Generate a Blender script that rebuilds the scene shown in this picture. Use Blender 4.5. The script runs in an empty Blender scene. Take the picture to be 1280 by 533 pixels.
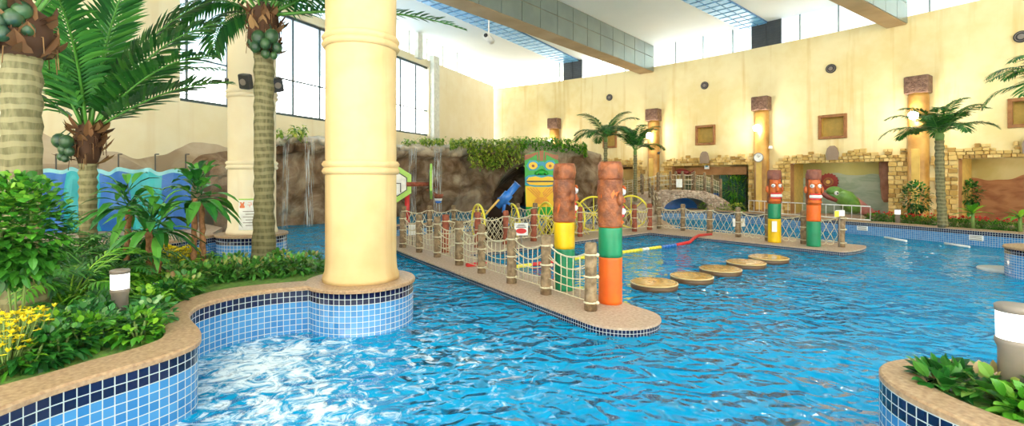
import bpy, math, random
from mathutils import Vector, Matrix, noise as mnoise
random.seed(7)
PI = math.pi
S = bpy.context.scene
COL = S.collection

# ---------------------------------------------------------------- camera, world, exposure
EYE = 1.93; FPX = 600.0; HORY = 224.0
cam_d = bpy.data.cameras.new('camera'); cam = bpy.data.objects.new('camera', cam_d); COL.objects.link(cam)
cam.location = (0, 0, EYE); cam.rotation_euler = (PI/2, 0, 0)
cam_d.sensor_width = 36; cam_d.lens = FPX/1280*36; cam_d.shift_y = -(266.5-HORY)/1280
cam_d.clip_start = .05; cam_d.clip_end = 500
S.camera = cam
W = bpy.data.worlds.new('world'); S.world = W; W.use_nodes = True
bg = W.node_tree.nodes['Background']; bg.inputs[0].default_value = (1, .99, .97, 1); bg.inputs[1].default_value = 6.0
S.view_settings.view_transform = 'Standard'; S.view_settings.look = 'None'
S.view_settings.gamma = 1; S.view_settings.use_curve_mapping = False
S.view_settings.exposure = 0.42
def portal(loc, rot, sx, sy):
    ld = bpy.data.lights.new('back_opening_portal', 'AREA'); ld.shape = 'RECTANGLE'; ld.size = sx; ld.size_y = sy; ld.cycles.is_portal = True
    lo = bpy.data.objects.new('back_opening_portal', ld); COL.objects.link(lo); lo.location = loc; lo.rotation_euler = rot
PORT_Z0 = 6.3                       # sill of an invented, unseen opening that lets daylight in from behind
portal((2, -13, (PORT_Z0+9.6)/2), (PI/2, 0, 0), 58, 9.6-PORT_Z0)
S.cycles.max_bounces = 10; S.cycles.diffuse_bounces = 5; S.cycles.glossy_bounces = 4
S.cycles.transmission_bounces = 6; S.cycles.transparent_max_bounces = 8
S.cycles.sample_clamp_indirect = 8; S.cycles.use_denoising = True
sun_d = bpy.data.lights.new('sun', 'SUN'); sun_o = bpy.data.objects.new('sun', sun_d); COL.objects.link(sun_o)
sun_d.energy = .25; sun_d.angle = math.radians(24); sun_d.color = (1, .97, .9)
sun_o.rotation_euler = (math.radians(81), 0, math.radians(-14))   # low soft fill daylight, added; enters over the invented back wall

# ---------------------------------------------------------------- geometry helpers
def U(px, py, z):                      # a point of the photo lying at height z
    Z = FPX*(EYE-z)/(py-HORY)
    return Vector(((px-640)/FPX*Z, Z, z))
def D(px, Z, z=0.0):                   # photo column px at depth Z
    return Vector(((px-640)/FPX*Z, Z, z))
def zat(py, Z): return EYE-(py-HORY)*Z/FPX
WL = {}                                # where each object's origin is in the world
def tag(o, label=None, cat=None, group=None, kind=None):
    if label: o['label'] = label
    if cat: o['category'] = cat
    if group: o['group'] = group
    if kind: o['kind'] = kind
    return o
def thing(name, loc, label, cat, group=None):
    o = bpy.data.objects.new(name, None); COL.objects.link(o); o.location = loc
    o.empty_display_size = .1; WL[o.name] = Vector(loc)
    return tag(o, label, cat, group)
def children(o): return [c for c in ALLKIDS.get(o.name, [])]
ALLKIDS = {}
def copy_tree(o, parent=None):
    c = o.copy(); COL.objects.link(c); WL[c.name] = WL.get(o.name, Vector())
    if parent: c.parent = parent; ALLKIDS.setdefault(parent.name, []).append(c)
    for k in children(o): copy_tree(k, c)
    return c
class MB:
    def __init__(s): s.v = []; s.f = []; s.m = []; s.r = []; s.uv = []; s.sm = []
    def face(s, idx, m=0, r=0.0, uv=None, sm=False):
        s.f.append(tuple(idx)); s.m.append(m); s.r.append(r); s.uv.append(uv); s.sm.append(sm)
    def quad(s, a, b, c, d, m=0, r=0.0, uv=None, sm=False):
        n = len(s.v); s.v += [Vector(a), Vector(b), Vector(c), Vector(d)]; s.face((n, n+1, n+2, n+3), m, r, uv, sm)
    def box(s, c, d, rz=0, m=0, r=0.0, M=None, taper=1.0):
        n = len(s.v); R = M if M is not None else Matrix.Rotation(rz, 3, 'Z'); c = Vector(c)
        for z in (-1, 1):
            t = taper if z > 0 else 1
            for x, y in ((-1, -1), (1, -1), (1, 1), (-1, 1)):
                s.v.append(c+R@Vector((x*d[0]/2*t, y*d[1]/2*t, z*d[2]/2)))
        for q in ((0, 3, 2, 1), (4, 5, 6, 7), (0, 1, 5, 4), (1, 2, 6, 5), (2, 3, 7, 6), (3, 0, 4, 7)):
            s.face([n+i for i in q], m, r)
    def bbox(s, c, d, b=.01, rz=0, m=0, r=0.0, M=None):     # bevelled box
        R = M if M is not None else Matrix.Rotation(rz, 3, 'Z'); c = Vector(c); n = len(s.v)
        hx, hy, hz = d[0]/2, d[1]/2, d[2]/2
        rings = [(hz*-1, b), (-hz+b, 0), (hz-b, 0), (hz, b)]
        for z, ins in rings:
            X, Y = hx-ins, hy-ins
            for x, y in ((-X+b, -Y), (X-b, -Y), (X, -Y+b), (X, Y-b), (X-b, Y), (-X+b, Y), (-X, Y-b), (-X, -Y+b)):
                s.v.append(c+R@Vector((x, y, z)))
        for k in range(3):
            for i in range(8):
                j = (i+1) % 8; s.face((n+k*8+i, n+k*8+j, n+k*8+8+j, n+k*8+8+i), m, r)
        s.face([n+i for i in range(7, -1, -1)], m, r); s.face([n+24+i for i in range(8)], m, r)
    def tube(s, pts, r, n=8, m=0, rn=0.0, cap=True, closed=False):
        pts = [Vector(p) for p in pts]; k = len(pts); base = len(s.v); ref = None
        for i, p in enumerate(pts):
            if closed: t = pts[(i+1) % k]-pts[i-1]
            else: t = pts[min(i+1, k-1)]-pts[max(i-1, 0)]
            t = t.normalized() if t.length > 1e-9 else Vector((0, 0, 1))
            if ref is None: ref = Vector((0, 0, 1)) if abs(t.z) < .9 else Vector((1, 0, 0))
            x = (ref-t*ref.dot(t)); x = x.normalized() if x.length > 1e-6 else t.orthogonal().normalized()
            ref = x; y = t.cross(x); rr = r[i] if isinstance(r, (list, tuple)) else r
            for a in range(n):
                th = 2*PI*a/n; s.v.append(p+(x*math.cos(th)+y*math.sin(th))*rr)
        for i in range(k if closed else k-1):
            for a in range(n):
                b = (a+1) % n; i2 = (i+1) % k
                s.face((base+i*n+a, base+i*n+b, base+i2*n+b, base+i2*n+a), m, rn, sm=True)
        if cap and not closed:
            s.face([base+a for a in range(n-1, -1, -1)], m, rn); s.face([base+(k-1)*n+a for a in range(n)], m, rn)
    def lathe(s, prof, c=(0, 0, 0), n=24, m=0, r=0.0, wob=0.0, wsc=3.0, smooth=True, uvs=False):
        c = Vector(c); base = len(s.v); k = len(prof)
        for (rr, z) in prof:
            for a in range(n):
                th = 2*PI*a/n; q = rr
                if wob: q = rr+wob*mnoise.noise(Vector((math.cos(th)*wsc*.35, math.sin(th)*wsc*.35, z*wsc))+c)
                s.v.append(c+Vector((q*math.cos(th), q*math.sin(th), z)))
        for i in range(k-1):
            for a in range(n):
                b = (a+1) % n; uv = None
                if uvs:
                    R0 = max(prof[i][0], .01); u0 = 2*PI*a/n*R0; u1 = 2*PI*(a+1)/n*R0; zt = prof[-1][1] if uvs is True else uvs
                    uv = [(u0, zt-prof[i][1]), (u1, zt-prof[i][1]), (u1, zt-prof[i+1][1]), (u0, zt-prof[i+1][1])]
                s.face((base+i*n+a, base+i*n+b, base+(i+1)*n+b, base+(i+1)*n+a), m, r, uv, smooth)
        if prof[0][0] > 1e-4: s.face([base+a for a in range(n-1, -1, -1)], m, r)
        if prof[-1][0] > 1e-4: s.face([base+(k-1)*n+a for a in range(n)], m, r)
    def sphere(s, c, r, n=10, m=0, rn=0.0, M=None):
        c = Vector(c); R = Vector((r, r, r)) if isinstance(r, (int, float)) else Vector(r); base = len(s.v); k = n//2+1
        for i in range(k):
            ph = PI*i/(k-1)
            for a in range(n):
                th = 2*PI*a/n; p = Vector((R.x*math.sin(ph)*math.cos(th), R.y*math.sin(ph)*math.sin(th), R.z*math.cos(ph)))
                s.v.append(c+(M@p if M else p))
        for i in range(k-1):
            for a in range(n):
                b = (a+1) % n; s.face((base+i*n+a, base+(i+1)*n+a, base+(i+1)*n+b, base+i*n+b), m, rn, sm=True)
    def prism(s, poly, z0, z1, m=0, r=0.0, bottom=True):
        n = len(s.v); k = len(poly)
        a = sum(poly[i][0]*poly[(i+1) % k][1]-poly[(i+1) % k][0]*poly[i][1] for i in range(k))
        P = list(poly) if a > 0 else list(poly)[::-1]
        for z in (z0, z1):
            for p in P: s.v.append(Vector((p[0], p[1], z)))
        for i in range(k): j = (i+1) % k; s.face((n+i, n+j, n+k+j, n+k+i), m, r)
        s.face([n+k+i for i in range(k)], m, r)
        if bottom: s.face([n+i for i in range(k-1, -1, -1)], m, r)
    def plate(s, poly, o, ux, uy, th, m=0, r=0.0):     # polygon in plane (ux,uy) at o, thickness along -n... front at +n
        o = Vector(o); ux = Vector(ux).normalized(); uy = Vector(uy).normalized(); nn = ux.cross(uy)
        k = len(poly); a = sum(poly[i][0]*poly[(i+1) % k][1]-poly[(i+1) % k][0]*poly[i][1] for i in range(k))
        P = list(poly) if a > 0 else list(poly)[::-1]; n = len(s.v)
        for d in (0, th):
            for p in P: s.v.append(o+ux*p[0]+uy*p[1]+nn*d)
        for i in range(k): j = (i+1) % k; s.face((n+i, n+j, n+k+j, n+k+i), m, r)
        s.face([n+k+i for i in range(k)], m, r); s.face([n+i for i in range(k-1, -1, -1)], m, r)
    def ribbon(s, path, z0, z1, closed=False, m=0, r=0.0, ztop=None, flip=False):
        k = len(path); L = 0; zt = z1 if ztop is None else ztop
        for i in range(k if closed else k-1):
            p, q = Vector(path[i][:2]), Vector(path[(i+1) % k][:2]); d = (q-p).length
            uv = [(L, zt-z0), (L+d, zt-z0), (L+d, zt-z1), (L, zt-z1)]
            if flip: s.quad((q.x, q.y, z0), (p.x, p.y, z0), (p.x, p.y, z1), (q.x, q.y, z1), m, r, [uv[1], uv[0], uv[3], uv[2]])
            else: s.quad((p.x, p.y, z0), (q.x, q.y, z0), (q.x, q.y, z1), (p.x, p.y, z1), m, r, uv)
            L += d
    def sweep(s, outer, inner, zb, zt, closed=False, m=0):      # coping with a rounded nose on the outer side
        base = len(s.v); k = len(outer)
        prof = [(0, zb), (0, zb+(zt-zb)*.7), (.05, zt), (.95, zt), (1, zt-(zt-zb)*.3), (1, zb)]
        for i in range(k):
            o, n_ = Vector(outer[i][:2]), Vector(inner[i][:2])
            for t, z in prof:
                p = o.lerp(n_, t); s.v.append(Vector((p.x, p.y, z)))
        K = len(prof)
        for i in range(k if closed else k-1):
            j = (i+1) % k
            for a in range(K):
                b = (a+1) % K; s.face((base+i*K+a, base+j*K+a, base+j*K+b, base+i*K+b), m)
    def leaf(s, p, d, up, L, w, m=0, r=0.0, droop=.3, nseg=3, fold=.25):
        p = Vector(p); d = Vector(d).normalized(); side = d.cross(Vector(up))
        side = side.normalized() if side.length > 1e-4 else d.orthogonal().normalized()
        nn = side.cross(d).normalized(); base = len(s.v); wid = [.15, 1, .8, 0] if nseg == 3 else [.2, .8, 1, .65, 0]
        tt = [0, .35, .7, 1] if nseg == 3 else [0, .2, .45, .75, 1]
        for t, ww in zip(tt, wid):
            c = p+d*(L*t)-Vector((0, 0, 1))*(droop*L*t*t)
            h = ww*w/2; s.v += [c-side*h+nn*h*fold, c, c+side*h+nn*h*fold]
        for i in range(len(tt)-1):
            a = base+i*3
            s.face((a, a+1, a+4, a+3), m, r); s.face((a+1, a+2, a+5, a+4), m, r)
    def build(s, name, mats, parent=None, origin=None, kind=None):
        if not isinstance(mats, (list, tuple)): mats = [mats]
        off = WL[parent.name] if parent else (Vector(origin) if origin is not None else Vector((0, 0, 0)))
        me = bpy.data.meshes.new(name)
        me.from_pydata([v-off for v in s.v], [], s.f)
        for mm in mats: me.materials.append(mm)
        me.polygons.foreach_set('material_index', s.m); me.polygons.foreach_set('use_smooth', s.sm)
        at = me.attributes.new('rnd', 'FLOAT', 'FACE'); at.data.foreach_set('value', [float(x) for x in s.r])
        if any(u is not None for u in s.uv):
            ul = me.uv_layers.new(name='UVMap'); k = 0
            for f, u in zip(s.f, s.uv):
                for i in range(len(f)):
                    if u is not None: ul.data[k].uv = u[i]
                    k += 1
        me.validate(); me.update()
        o = bpy.data.objects.new(name, me); COL.objects.link(o)
        if parent: o.parent = parent; ALLKIDS.setdefault(parent.name, []).append(o)
        else: o.location = off
        WL[o.name] = off.copy()
        if kind: o['kind'] = kind
        return o
def smooth(pts, n=8, closed=False):
    pts = [Vector((p[0], p[1])) for p in pts]; k = len(pts); out = []
    for i in range(k if closed else k-1):
        if closed: a, b, c, d = pts[i-1], pts[i], pts[(i+1) % k], pts[(i+2) % k]
        else: a, b, c, d = pts[max(i-1, 0)], pts[i], pts[i+1], pts[min(i+2, k-1)]
        for j in range(n):
            t = j/n
            out.append(.5*((2*b)+(c-a)*t+(2*a-5*b+4*c-d)*t*t+(3*b-a-3*c+d)*t**3))
    if not closed: out.append(pts[-1])
    return out
def offset(path, d, closed=False):
    out = []; k = len(path)
    for i, p in enumerate(path):
        a = path[i-1] if (i > 0 or closed) else p; b = path[(i+1) % k] if (i < k-1 or closed) else p
        t = (Vector(b[:2])-Vector(a[:2])).normalized(); out.append(Vector((p[0]-t.y*d, p[1]+t.x*d)))
    return out
def circle(cx, cy, r, n=40, a0=0, a1=2*PI):
    full = abs(a1-a0-2*PI) < 1e-6
    return [Vector((cx+r*math.cos(a0+(a1-a0)*i/(n if full else n-1)), cy+r*math.sin(a0+(a1-a0)*i/(n if full else n-1)))) for i in range(n)]
def rvec(): 
    while True:
        v = Vector((random.uniform(-1, 1), random.uniform(-1, 1), random.uniform(-1, 1)))
        if .05 < v.length < 1: return v.normalized()
def dirv(az, el): return Vector((math.cos(az)*math.cos(el), math.sin(az)*math.cos(el), math.sin(el)))

# ---------------------------------------------------------------- materials
def newmat(name):
    m = bpy.data.materials.new(name); m.use_nodes = True; nt = m.node_tree
    return m, nt, nt.nodes['Principled BSDF']
def N(nt, typ, **kw):
    n = nt.nodes.new(typ)
    for k, v in kw.items():
        if k.startswith('i_'):
            key = k[2:]; key = int(key) if key.isdigit() else key.replace('_', ' ')
            n.inputs[key].default_value = v
        else: setattr(n, k, v)
    return n
def mathn(nt, op, a, b=None, clamp=False):
    n = nt.nodes.new('ShaderNodeMath'); n.operation = op; n.use_clamp = clamp
    for i, x in enumerate((a, b)):
        if x is None: continue
        if hasattr(x, 'is_linked') or hasattr(x, 'links'): nt.links.new(x, n.inputs[i])
        else: n.inputs[i].default_value = x
    return n.outputs[0]
def mixc(nt, f, a, b):
    n = nt.nodes.new('ShaderNodeMix'); n.data_type = 'RGBA'
    for s, x in ((n.inputs[0], f), (n.inputs[6], a), (n.inputs[7], b)):
        if hasattr(x, 'links'): nt.links.new(x, s)
        elif isinstance(x, tuple): s.default_value = (*x, 1) if len(x) == 3 else x
        else: s.default_value = x
    return n.outputs[2]
def ramp(nt, fac, stops):
    n = nt.nodes.new('ShaderNodeValToRGB'); cr = n.color_ramp
    while len(cr.elements) < len(stops): cr.elements.new(.5)
    for e, (p, c) in zip(cr.elements, stops): e.position = p; e.color = (*c, 1)
    nt.links.new(fac, n.inputs[0]); return n.outputs[0]
def pos(nt): return nt.nodes.new('ShaderNodeNewGeometry').outputs['Position']
def noisen(nt, scale, detail=3, vec=None, dist=0, rough=.5):
    n = N(nt, 'ShaderNodeTexNoise'); n.inputs['Scale'].default_value = scale; n.inputs['Detail'].default_value = detail
    n.inputs['Distortion'].default_value = dist; n.inputs['Roughness'].default_value = rough
    if vec is None:
        tc = nt.nodes.new('ShaderNodeTexCoord'); vec = tc.outputs['Object']
    nt.links.new(vec, n.inputs['Vector']); return n.outputs['Fac']
def scalev(nt, vec, s):
    n = nt.nodes.new('ShaderNodeVectorMath'); n.operation = 'MULTIPLY'; nt.links.new(vec, n.inputs[0]); n.inputs[1].default_value = s
    return n.outputs[0]
def bump(nt, bs, h, strength=.3, dist=.02):
    b = nt.nodes.new('ShaderNodeBump'); b.inputs['Strength'].default_value = strength; b.inputs['Distance'].default_value = dist
    nt.links.new(h, b.inputs['Height']); nt.links.new(b.outputs[0], bs.inputs['Normal']); return b
def simple(name, c, rough=.6, c2=None, sc=6, bmp=0, metal=0, spec=.5, stops=None, vec='obj', coat=0):
    m, nt, bs = newmat(name); bs.inputs['Roughness'].default_value = rough; bs.inputs['Metallic'].default_value = metal
    bs.inputs['Specular IOR Level'].default_value = spec; bs.inputs['Coat Weight'].default_value = coat
    v = pos(nt) if vec == 'pos' else None
    c2 = c2 or tuple(x*.82 for x in c)
    f = noisen(nt, sc, 4, v)
    col = ramp(nt, f, stops or [(.35, c2), (.65, c)])
    nt.links.new(col, bs.inputs['Base Color'])
    if bmp: bump(nt, bs, noisen(nt, sc*3, 5, v), bmp, .02)
    return m
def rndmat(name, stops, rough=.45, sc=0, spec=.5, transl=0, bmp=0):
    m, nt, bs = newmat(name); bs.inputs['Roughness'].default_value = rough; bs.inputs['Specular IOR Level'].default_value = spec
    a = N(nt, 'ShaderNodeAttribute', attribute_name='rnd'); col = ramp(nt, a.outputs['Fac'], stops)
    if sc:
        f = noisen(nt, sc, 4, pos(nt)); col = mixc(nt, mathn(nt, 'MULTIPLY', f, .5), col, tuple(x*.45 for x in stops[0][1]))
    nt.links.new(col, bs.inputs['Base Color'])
    if bmp: bump(nt, bs, noisen(nt, 14, 5, pos(nt)), bmp, .02)
    if transl:
        t = nt.nodes.new('ShaderNodeBsdfTranslucent'); nt.links.new(col, t.inputs[0]); mx = nt.nodes.new('ShaderNodeMixShader')
        mx.inputs[0].default_value = transl; nt.links.new(bs.outputs[0], mx.inputs[1]); nt.links.new(t.outputs[0], mx.inputs[2])
        nt.links.new(mx.outputs[0], nt.nodes['Material Output'].inputs[0])
    return m
def tilemat(name, size, navy_rows=2, light=(.03, .17, .42), light2=(.06, .25, .53), navy=(.004, .007, .035), grout=(.46, .50, .50), g=.10):
    m, nt, bs = newmat(name)
    uv = nt.nodes.new('ShaderNodeUVMap'); sp = nt.nodes.new('ShaderNodeSeparateXYZ'); nt.links.new(uv.outputs[0], sp.inputs[0])
    u = mathn(nt, 'DIVIDE', sp.outputs[0], size); v = mathn(nt, 'DIVIDE', sp.outputs[1], size)
    def edge(x):
        f = mathn(nt, 'FRACT', x); a = mathn(nt, 'LESS_THAN', f, g); b = mathn(nt, 'GREATER_THAN', f, 1-g*.05); return mathn(nt, 'MAXIMUM', a, b)
    gr = mathn(nt, 'MAXIMUM', edge(u), edge(v))
    fu, fv = mathn(nt, 'FLOOR', u), mathn(nt, 'FLOOR', v)
    cb = nt.nodes.new('ShaderNodeCombineXYZ'); nt.links.new(fu, cb.inputs[0]); nt.links.new(fv, cb.inputs[1])
    wn = nt.nodes.new('ShaderNodeTexWhiteNoise'); wn.noise_dimensions = '2D'; nt.links.new(cb.outputs[0], wn.inputs[0])
    lc = mixc(nt, wn.outputs[0], light, light2)
    nc = mixc(nt, wn.outputs[0], navy, tuple(x*1.7 for x in navy))
    isn = mathn(nt, 'LESS_THAN', v, float(navy_rows))
    c = mixc(nt, isn, lc, nc); c = mixc(nt, gr, c, grout)
    nt.links.new(c, bs.inputs['Base Color'])
    rg = mathn(nt, 'MULTIPLY_ADD', gr, .5); rg.node.inputs[2].default_value = .12
    nt.links.new(rg, bs.inputs['Roughness'])
    bump(nt, bs, mathn(nt, 'SUBTRACT', 1.0, gr), .4, .003)
    return m

M = {}
# yellow plaster with vertical weathering streaks
def plaster(name, c1, c2, streak, mural=False):
    m, nt, bs = newmat(name); p = pos(nt); bs.inputs['Roughness'].default_value = .85; bs.inputs['Specular IOR Level'].default_value = .2
    big = noisen(nt, .35, 4, p, .4); fine = noisen(nt, 2.2, 5, p)
    f = mathn(nt, 'ADD', mathn(nt, 'MULTIPLY', big, .65), mathn(nt, 'MULTIPLY', fine, .35))
    col = ramp(nt, f, [(.38, c2), (.58, c1)])
    st = noisen(nt, 1.0, 4, scalev(nt, p, (2.6, 2.6, .16)))
    st2 = mathn(nt, 'MULTIPLY', ramp(nt, st, [(.56, (0, 0, 0)), (.72, (1, 1, 1))]), .55)
    col = mixc(nt, st2, col, streak)
    if mural:
        sp = nt.nodes.new('ShaderNodeSeparateXYZ'); nt.links.new(p, sp.inputs[0])
        h = noisen(nt, .42, 2, scalev(nt, p, (0, 1, 0))); h2 = noisen(nt, .30, 2, scalev(nt, p, (0, 1, .0)))
        ridge = mathn(nt, 'MULTIPLY_ADD', h, 2.2); ridge.node.inputs[2].default_value = 1.75
        mm = mathn(nt, 'LESS_THAN', sp.outputs[2], ridge)
        mc = ramp(nt, noisen(nt, .9, 5, p, 1), [(.35, (.40, .30, .20)), (.5, (.52, .41, .29)), (.68, (.63, .53, .40))])
        ridge2 = mathn(nt, 'MULTIPLY_ADD', h2, 2.4); ridge2.node.inputs[2].default_value = 1.1
        m2 = mathn(nt, 'LESS_THAN', sp.outputs[2], ridge2)
        mc2 = ramp(nt, noisen(nt, 1.3, 5, p, 1), [(.35, (.36, .27, .19)), (.65, (.50, .40, .30))])
        edge = mathn(nt, 'LESS_THAN', sp.outputs[1], 17.5)
        col = mixc(nt, mathn(nt, 'MULTIPLY', mm, edge), col, mc); col = mixc(nt, mathn(nt, 'MULTIPLY', m2, edge), col, mc2)
    nt.links.new(col, bs.inputs['Base Color']); bump(nt, bs, fine, .15, .02); return m
M['wall'] = plaster('yellow_plaster', (.84, .72, .42), (.77, .62, .30), (.64, .43, .14))
M['wallL'] = plaster('yellow_plaster_mural', (.87, .78, .57), (.82, .71, .47), (.76, .62, .38), True)
M['ceil'] = simple('ceiling_white', (.82, .84, .80), .8, (.76, .79, .75), .4, vec='pos')
M['column'] = plaster('cream_column', (.64, .47, .24), (.52, .35, .155), (.38, .21, .075))
M['column_lit'] = plaster('cream_column_lit', (.82, .74, .56), (.76, .65, .46), (.60, .44, .26))  # same column material made paler; brightness of the light put into its colour
M['coping'] = simple('coping_stone', (.62, .50, .38), .5, (.50, .39, .29), 30, .15, vec='pos', stops=[(.3, (.27, .16, .09)), (.5, (.38, .24, .135)), (.7, (.47, .32, .19))])
M['deck'] = simple('deck_stone', (.62, .50, .40), .6, (.50, .40, .31), 22, .15, vec='pos', stops=[(.3, (.36, .24, .16)), (.5, (.47, .33, .235)), (.7, (.56, .42, .31))])
M['tile'] = tilemat('pool_tile', .075)
M['tile_s'] = tilemat('pool_tile_small', .055)
M['tile_i'] = tilemat('island_tile', .05, 9, g=.12)
M['tile_f'] = tilemat('pool_tile_far', .06, 2, g=.12)
M['tile_u'] = tilemat('pool_basin_tile', .12, 0, (.04, .52, .86), (.07, .62, .92), grout=(.30, .72, .88), g=.07)
M['soil'] = simple('turf', (.16, .30, .04), .9, (.08, .16, .03), 14, .5, vec='pos')
M['trunk'] = None
def trunkmat():
    m, nt, bs = newmat('palm_trunk'); bs.inputs['Roughness'].default_value = .8
    tc = nt.nodes.new('ShaderNodeTexCoord'); sp = nt.nodes.new('ShaderNodeSeparateXYZ'); nt.links.new(tc.outputs['Object'], sp.inputs[0])
    n = noisen(nt, 3, 3, tc.outputs['Object']); z = mathn(nt, 'ADD', mathn(nt, 'MULTIPLY', sp.outputs[2], 8.5), mathn(nt, 'MULTIPLY', n, .9))
    f = mathn(nt, 'FRACT', z); ring = mathn(nt, 'LESS_THAN', f, .42)
    base = ramp(nt, noisen(nt, 9, 4, scalev(nt, tc.outputs['Object'], (3, 3, .6))), [(.35, (.10, .09, .035)), (.65, (.19, .17, .08))])
    c = mixc(nt, mathn(nt, 'MULTIPLY', ring, .6), base, (.28, .25, .13)); nt.links.new(c, bs.inputs['Base Color'])
    bump(nt, bs, f, .5, .02); return m
M['trunk'] = trunkmat()
M['fiber'] = rndmat('palm_fibre', [(0, (.06, .025, .01)), (.5, (.16, .07, .025)), (1, (.34, .20, .08))], .9)
M['frond'] = rndmat('palm_leaf', [(0, (.012, .075, .015)), (.5, (.03, .16, .025)), (1, (.10, .30, .04))], .4, transl=.2)
M['leafd'] = rndmat('dark_leaf', [(0, (.008, .06, .012)), (.5, (.025, .17, .025)), (1, (.12, .38, .05))], .3, transl=.2)
M['leafb'] = rndmat('bright_leaf', [(0, (.02, .14, .01)), (.5, (.10, .36, .02)), (1, (.36, .64, .05))], .4, transl=.25)
M['leafm'] = rndmat('mid_leaf', [(0, (.012, .09, .01)), (.5, (.06, .26, .02)), (1, (.26, .54, .05))], .4, transl=.2)
M['leafy'] = rndmat('yellowgreen_leaf', [(0, (.09, .22, .02)), (.5, (.28, .42, .04)), (1, (.60, .62, .10))], .4, transl=.25)
M['croton'] = rndmat('croton_leaf', [(0, (.03, .14, .02)), (.6, (.10, .34, .05)), (.85, (.36, .42, .10)), (1, (.62, .34, .22))], .35, transl=.2)
M['varieg'] = rndmat('variegated_leaf', [(0, (.02, .13, .03)), (.6, (.08, .32, .08)), (1, (.45, .62, .30))], .35, transl=.2)
M['stem'] = simple('stem_bark', (.34, .16, .07), .8, (.18, .08, .03), 20, .6)
M['gstem'] = simple('green_stem', (.16, .26, .06), .6)
M['yflower'] = rndmat('yellow_petal', [(0, (.75, .55, .0)), (1, (.95, .85, .05))], .5, transl=.2)
M['rflower'] = rndmat('red_petal', [(0, (.50, .01, .01)), (1, (.85, .03, .03))], .5)
M['nut'] = simple('coconut_green', (.045, .11, .035), .35, (.012, .04, .025), 6)
M['wood'] = simple('post_wood', (.34, .24, .14), .8, (.15, .10, .055), 10, .7)
M['redwood'] = simple('red_post', (.36, .09, .045), .75, (.20, .05, .025), 10, .4)
M['rope'] = simple('rope_cream', (.72, .66, .48), .8, (.55, .48, .32), 40)
M['ropeblk'] = simple('net_pale', (.75, .70, .55), .8)
M['gold'] = simple('pad_gold', (.50, .27, .06), .25, (.36, .17, .03), 9, coat=.4)
M['padside'] = simple('pad_brown', (.10, .05, .02), .4)
M['rim_white'] = simple('pad_trim', (.62, .46, .22), .3)
M['steps'] = simple('step_stone', (.55, .58, .58), .5)
M['t_brown'] = simple('totem_brown', (.34, .10, .03), .45, (.16, .045, .015), 9, .9)
M['t_orange'] = simple('totem_orange', (.82, .14, .01), .4, (.70, .11, .01), 4)
M['t_face'] = simple('totem_face', (.66, .15, .02), .45, (.50, .09, .012), 6, .4)
M['t_green'] = simple('totem_green', (.01, .26, .12), .35, (.01, .20, .09), 4)
M['t_yellow'] = simple('totem_yellow', (.85, .56, .005), .4, (.75, .46, .005), 4)
M['t_hat'] = simple('totem_hat', (.30, .10, .06), .6, (.20, .06, .04), 8, .5)
M['white'] = simple('white_paint', (.86, .86, .84), .4)
M['red'] = simple('red_paint', (.70, .03, .03), .4)
M['black'] = simple('black_plastic', (.03, .03, .035), .4, (.02, .02, .02))
M['dark'] = simple('dark_metal', (.10, .09, .08), .5)
M['darkbrown'] = simple('dark_brown_wood', (.018, .010, .007), .8, spec=.1)
M['bollard'] = simple('bollard_grey', (.24, .20, .17), .5, (.20, .17, .145), 8)
M['blue'] = simple('blue_paint', (.03, .18, .62), .3)
M['yellow'] = simple('yellow_paint', (.88, .76, .06), .35)
M['tk_green'] = simple('tiki_green', (.01, .40, .04), .35, (.01, .33, .03), 3)
M['tk_cyan'] = simple('tiki_cyan', (.01, .36, .56), .35)
M['tk_yellow'] = simple('tiki_yellow', (.90, .58, .01), .35, (.86, .50, .01), 3)
M['tk_brown'] = simple('tiki_brown', (.36, .11, .03), .4)
M['tk_orange'] = simple('tiki_orange', (.85, .36, .02), .4)
M['lime'] = simple('lime_panel', (.38, .66, .10), .35)
M['column_w'] = simple('wall_column_brown', (.52, .26, .07), .4, (.36, .15, .03), 1.4, .1, vec='pos', stops=[(.35, (.26, .12, .02)), (.5, (.40, .20, .04)), (.65, (.54, .30, .07))])
M['inset'] = simple('inset_ochre', (.72, .48, .12), .6, (.62, .38, .09), 3)
M['carved'] = simple('carved_stone', (.26, .15, .10), .7, (.12, .06, .04), 9, 1.0)
M['nicheframe'] = simple('niche_frame', (.36, .16, .05), .7, (.26, .10, .03), 7, .3)
M['nichein'] = simple('niche_inside', (.66, .46, .12), .8)
M['stone'] = rndmat('surround_stone', [(0, (.40, .23, .06)), (.4, (.72, .48, .14)), (1, (.90, .68, .30))], .85, 5, bmp=.6)
M['bridge'] = rndmat('bridge_stone', [(0, (.36, .26, .19)), (.5, (.56, .43, .33)), (1, (.74, .61, .48))], .85, 6, bmp=.6)
M['panelL'] = simple('beam_panel_grey', (.27, .31, .27), .35, (.22, .26, .23), 1.0, metal=.35, vec='pos')
M['beam_u'] = simple('beam_underside', (.44, .31, .17), .7, (.36, .24, .12), 1)
M['strip_b'] = simple('roof_strip_blue', (.22, .56, .86), .35)
M['strip_d'] = simple('roof_strip_slat', (.10, .24, .48), .4)
M['louver'] = simple('louvre_dark', (.07, .08, .09), .5)
M['frame'] = simple('window_frame_grey', (.06, .09, .10), .4)
M['thinframe'] = simple('clerestory_frame', (.34, .40, .40), .4)
M['pier'] = simple('pier_white', (.78, .78, .70), .7)
M['tarp_t'] = simple('tarp_teal', (.01, .34, .38), .5, (.01, .26, .34), 1.5)
M['tarp_b'] = simple('tarp_blue', (.01, .13, .48), .5, (.01, .10, .38), 1.5)
M['tarp_s'] = simple('tarp_silver', (.20, .50, .58), .4)
M['signred'] = simple('sign_orange_red', (.80, .22, .08), .5)
M['glasswhite'] = None
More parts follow.
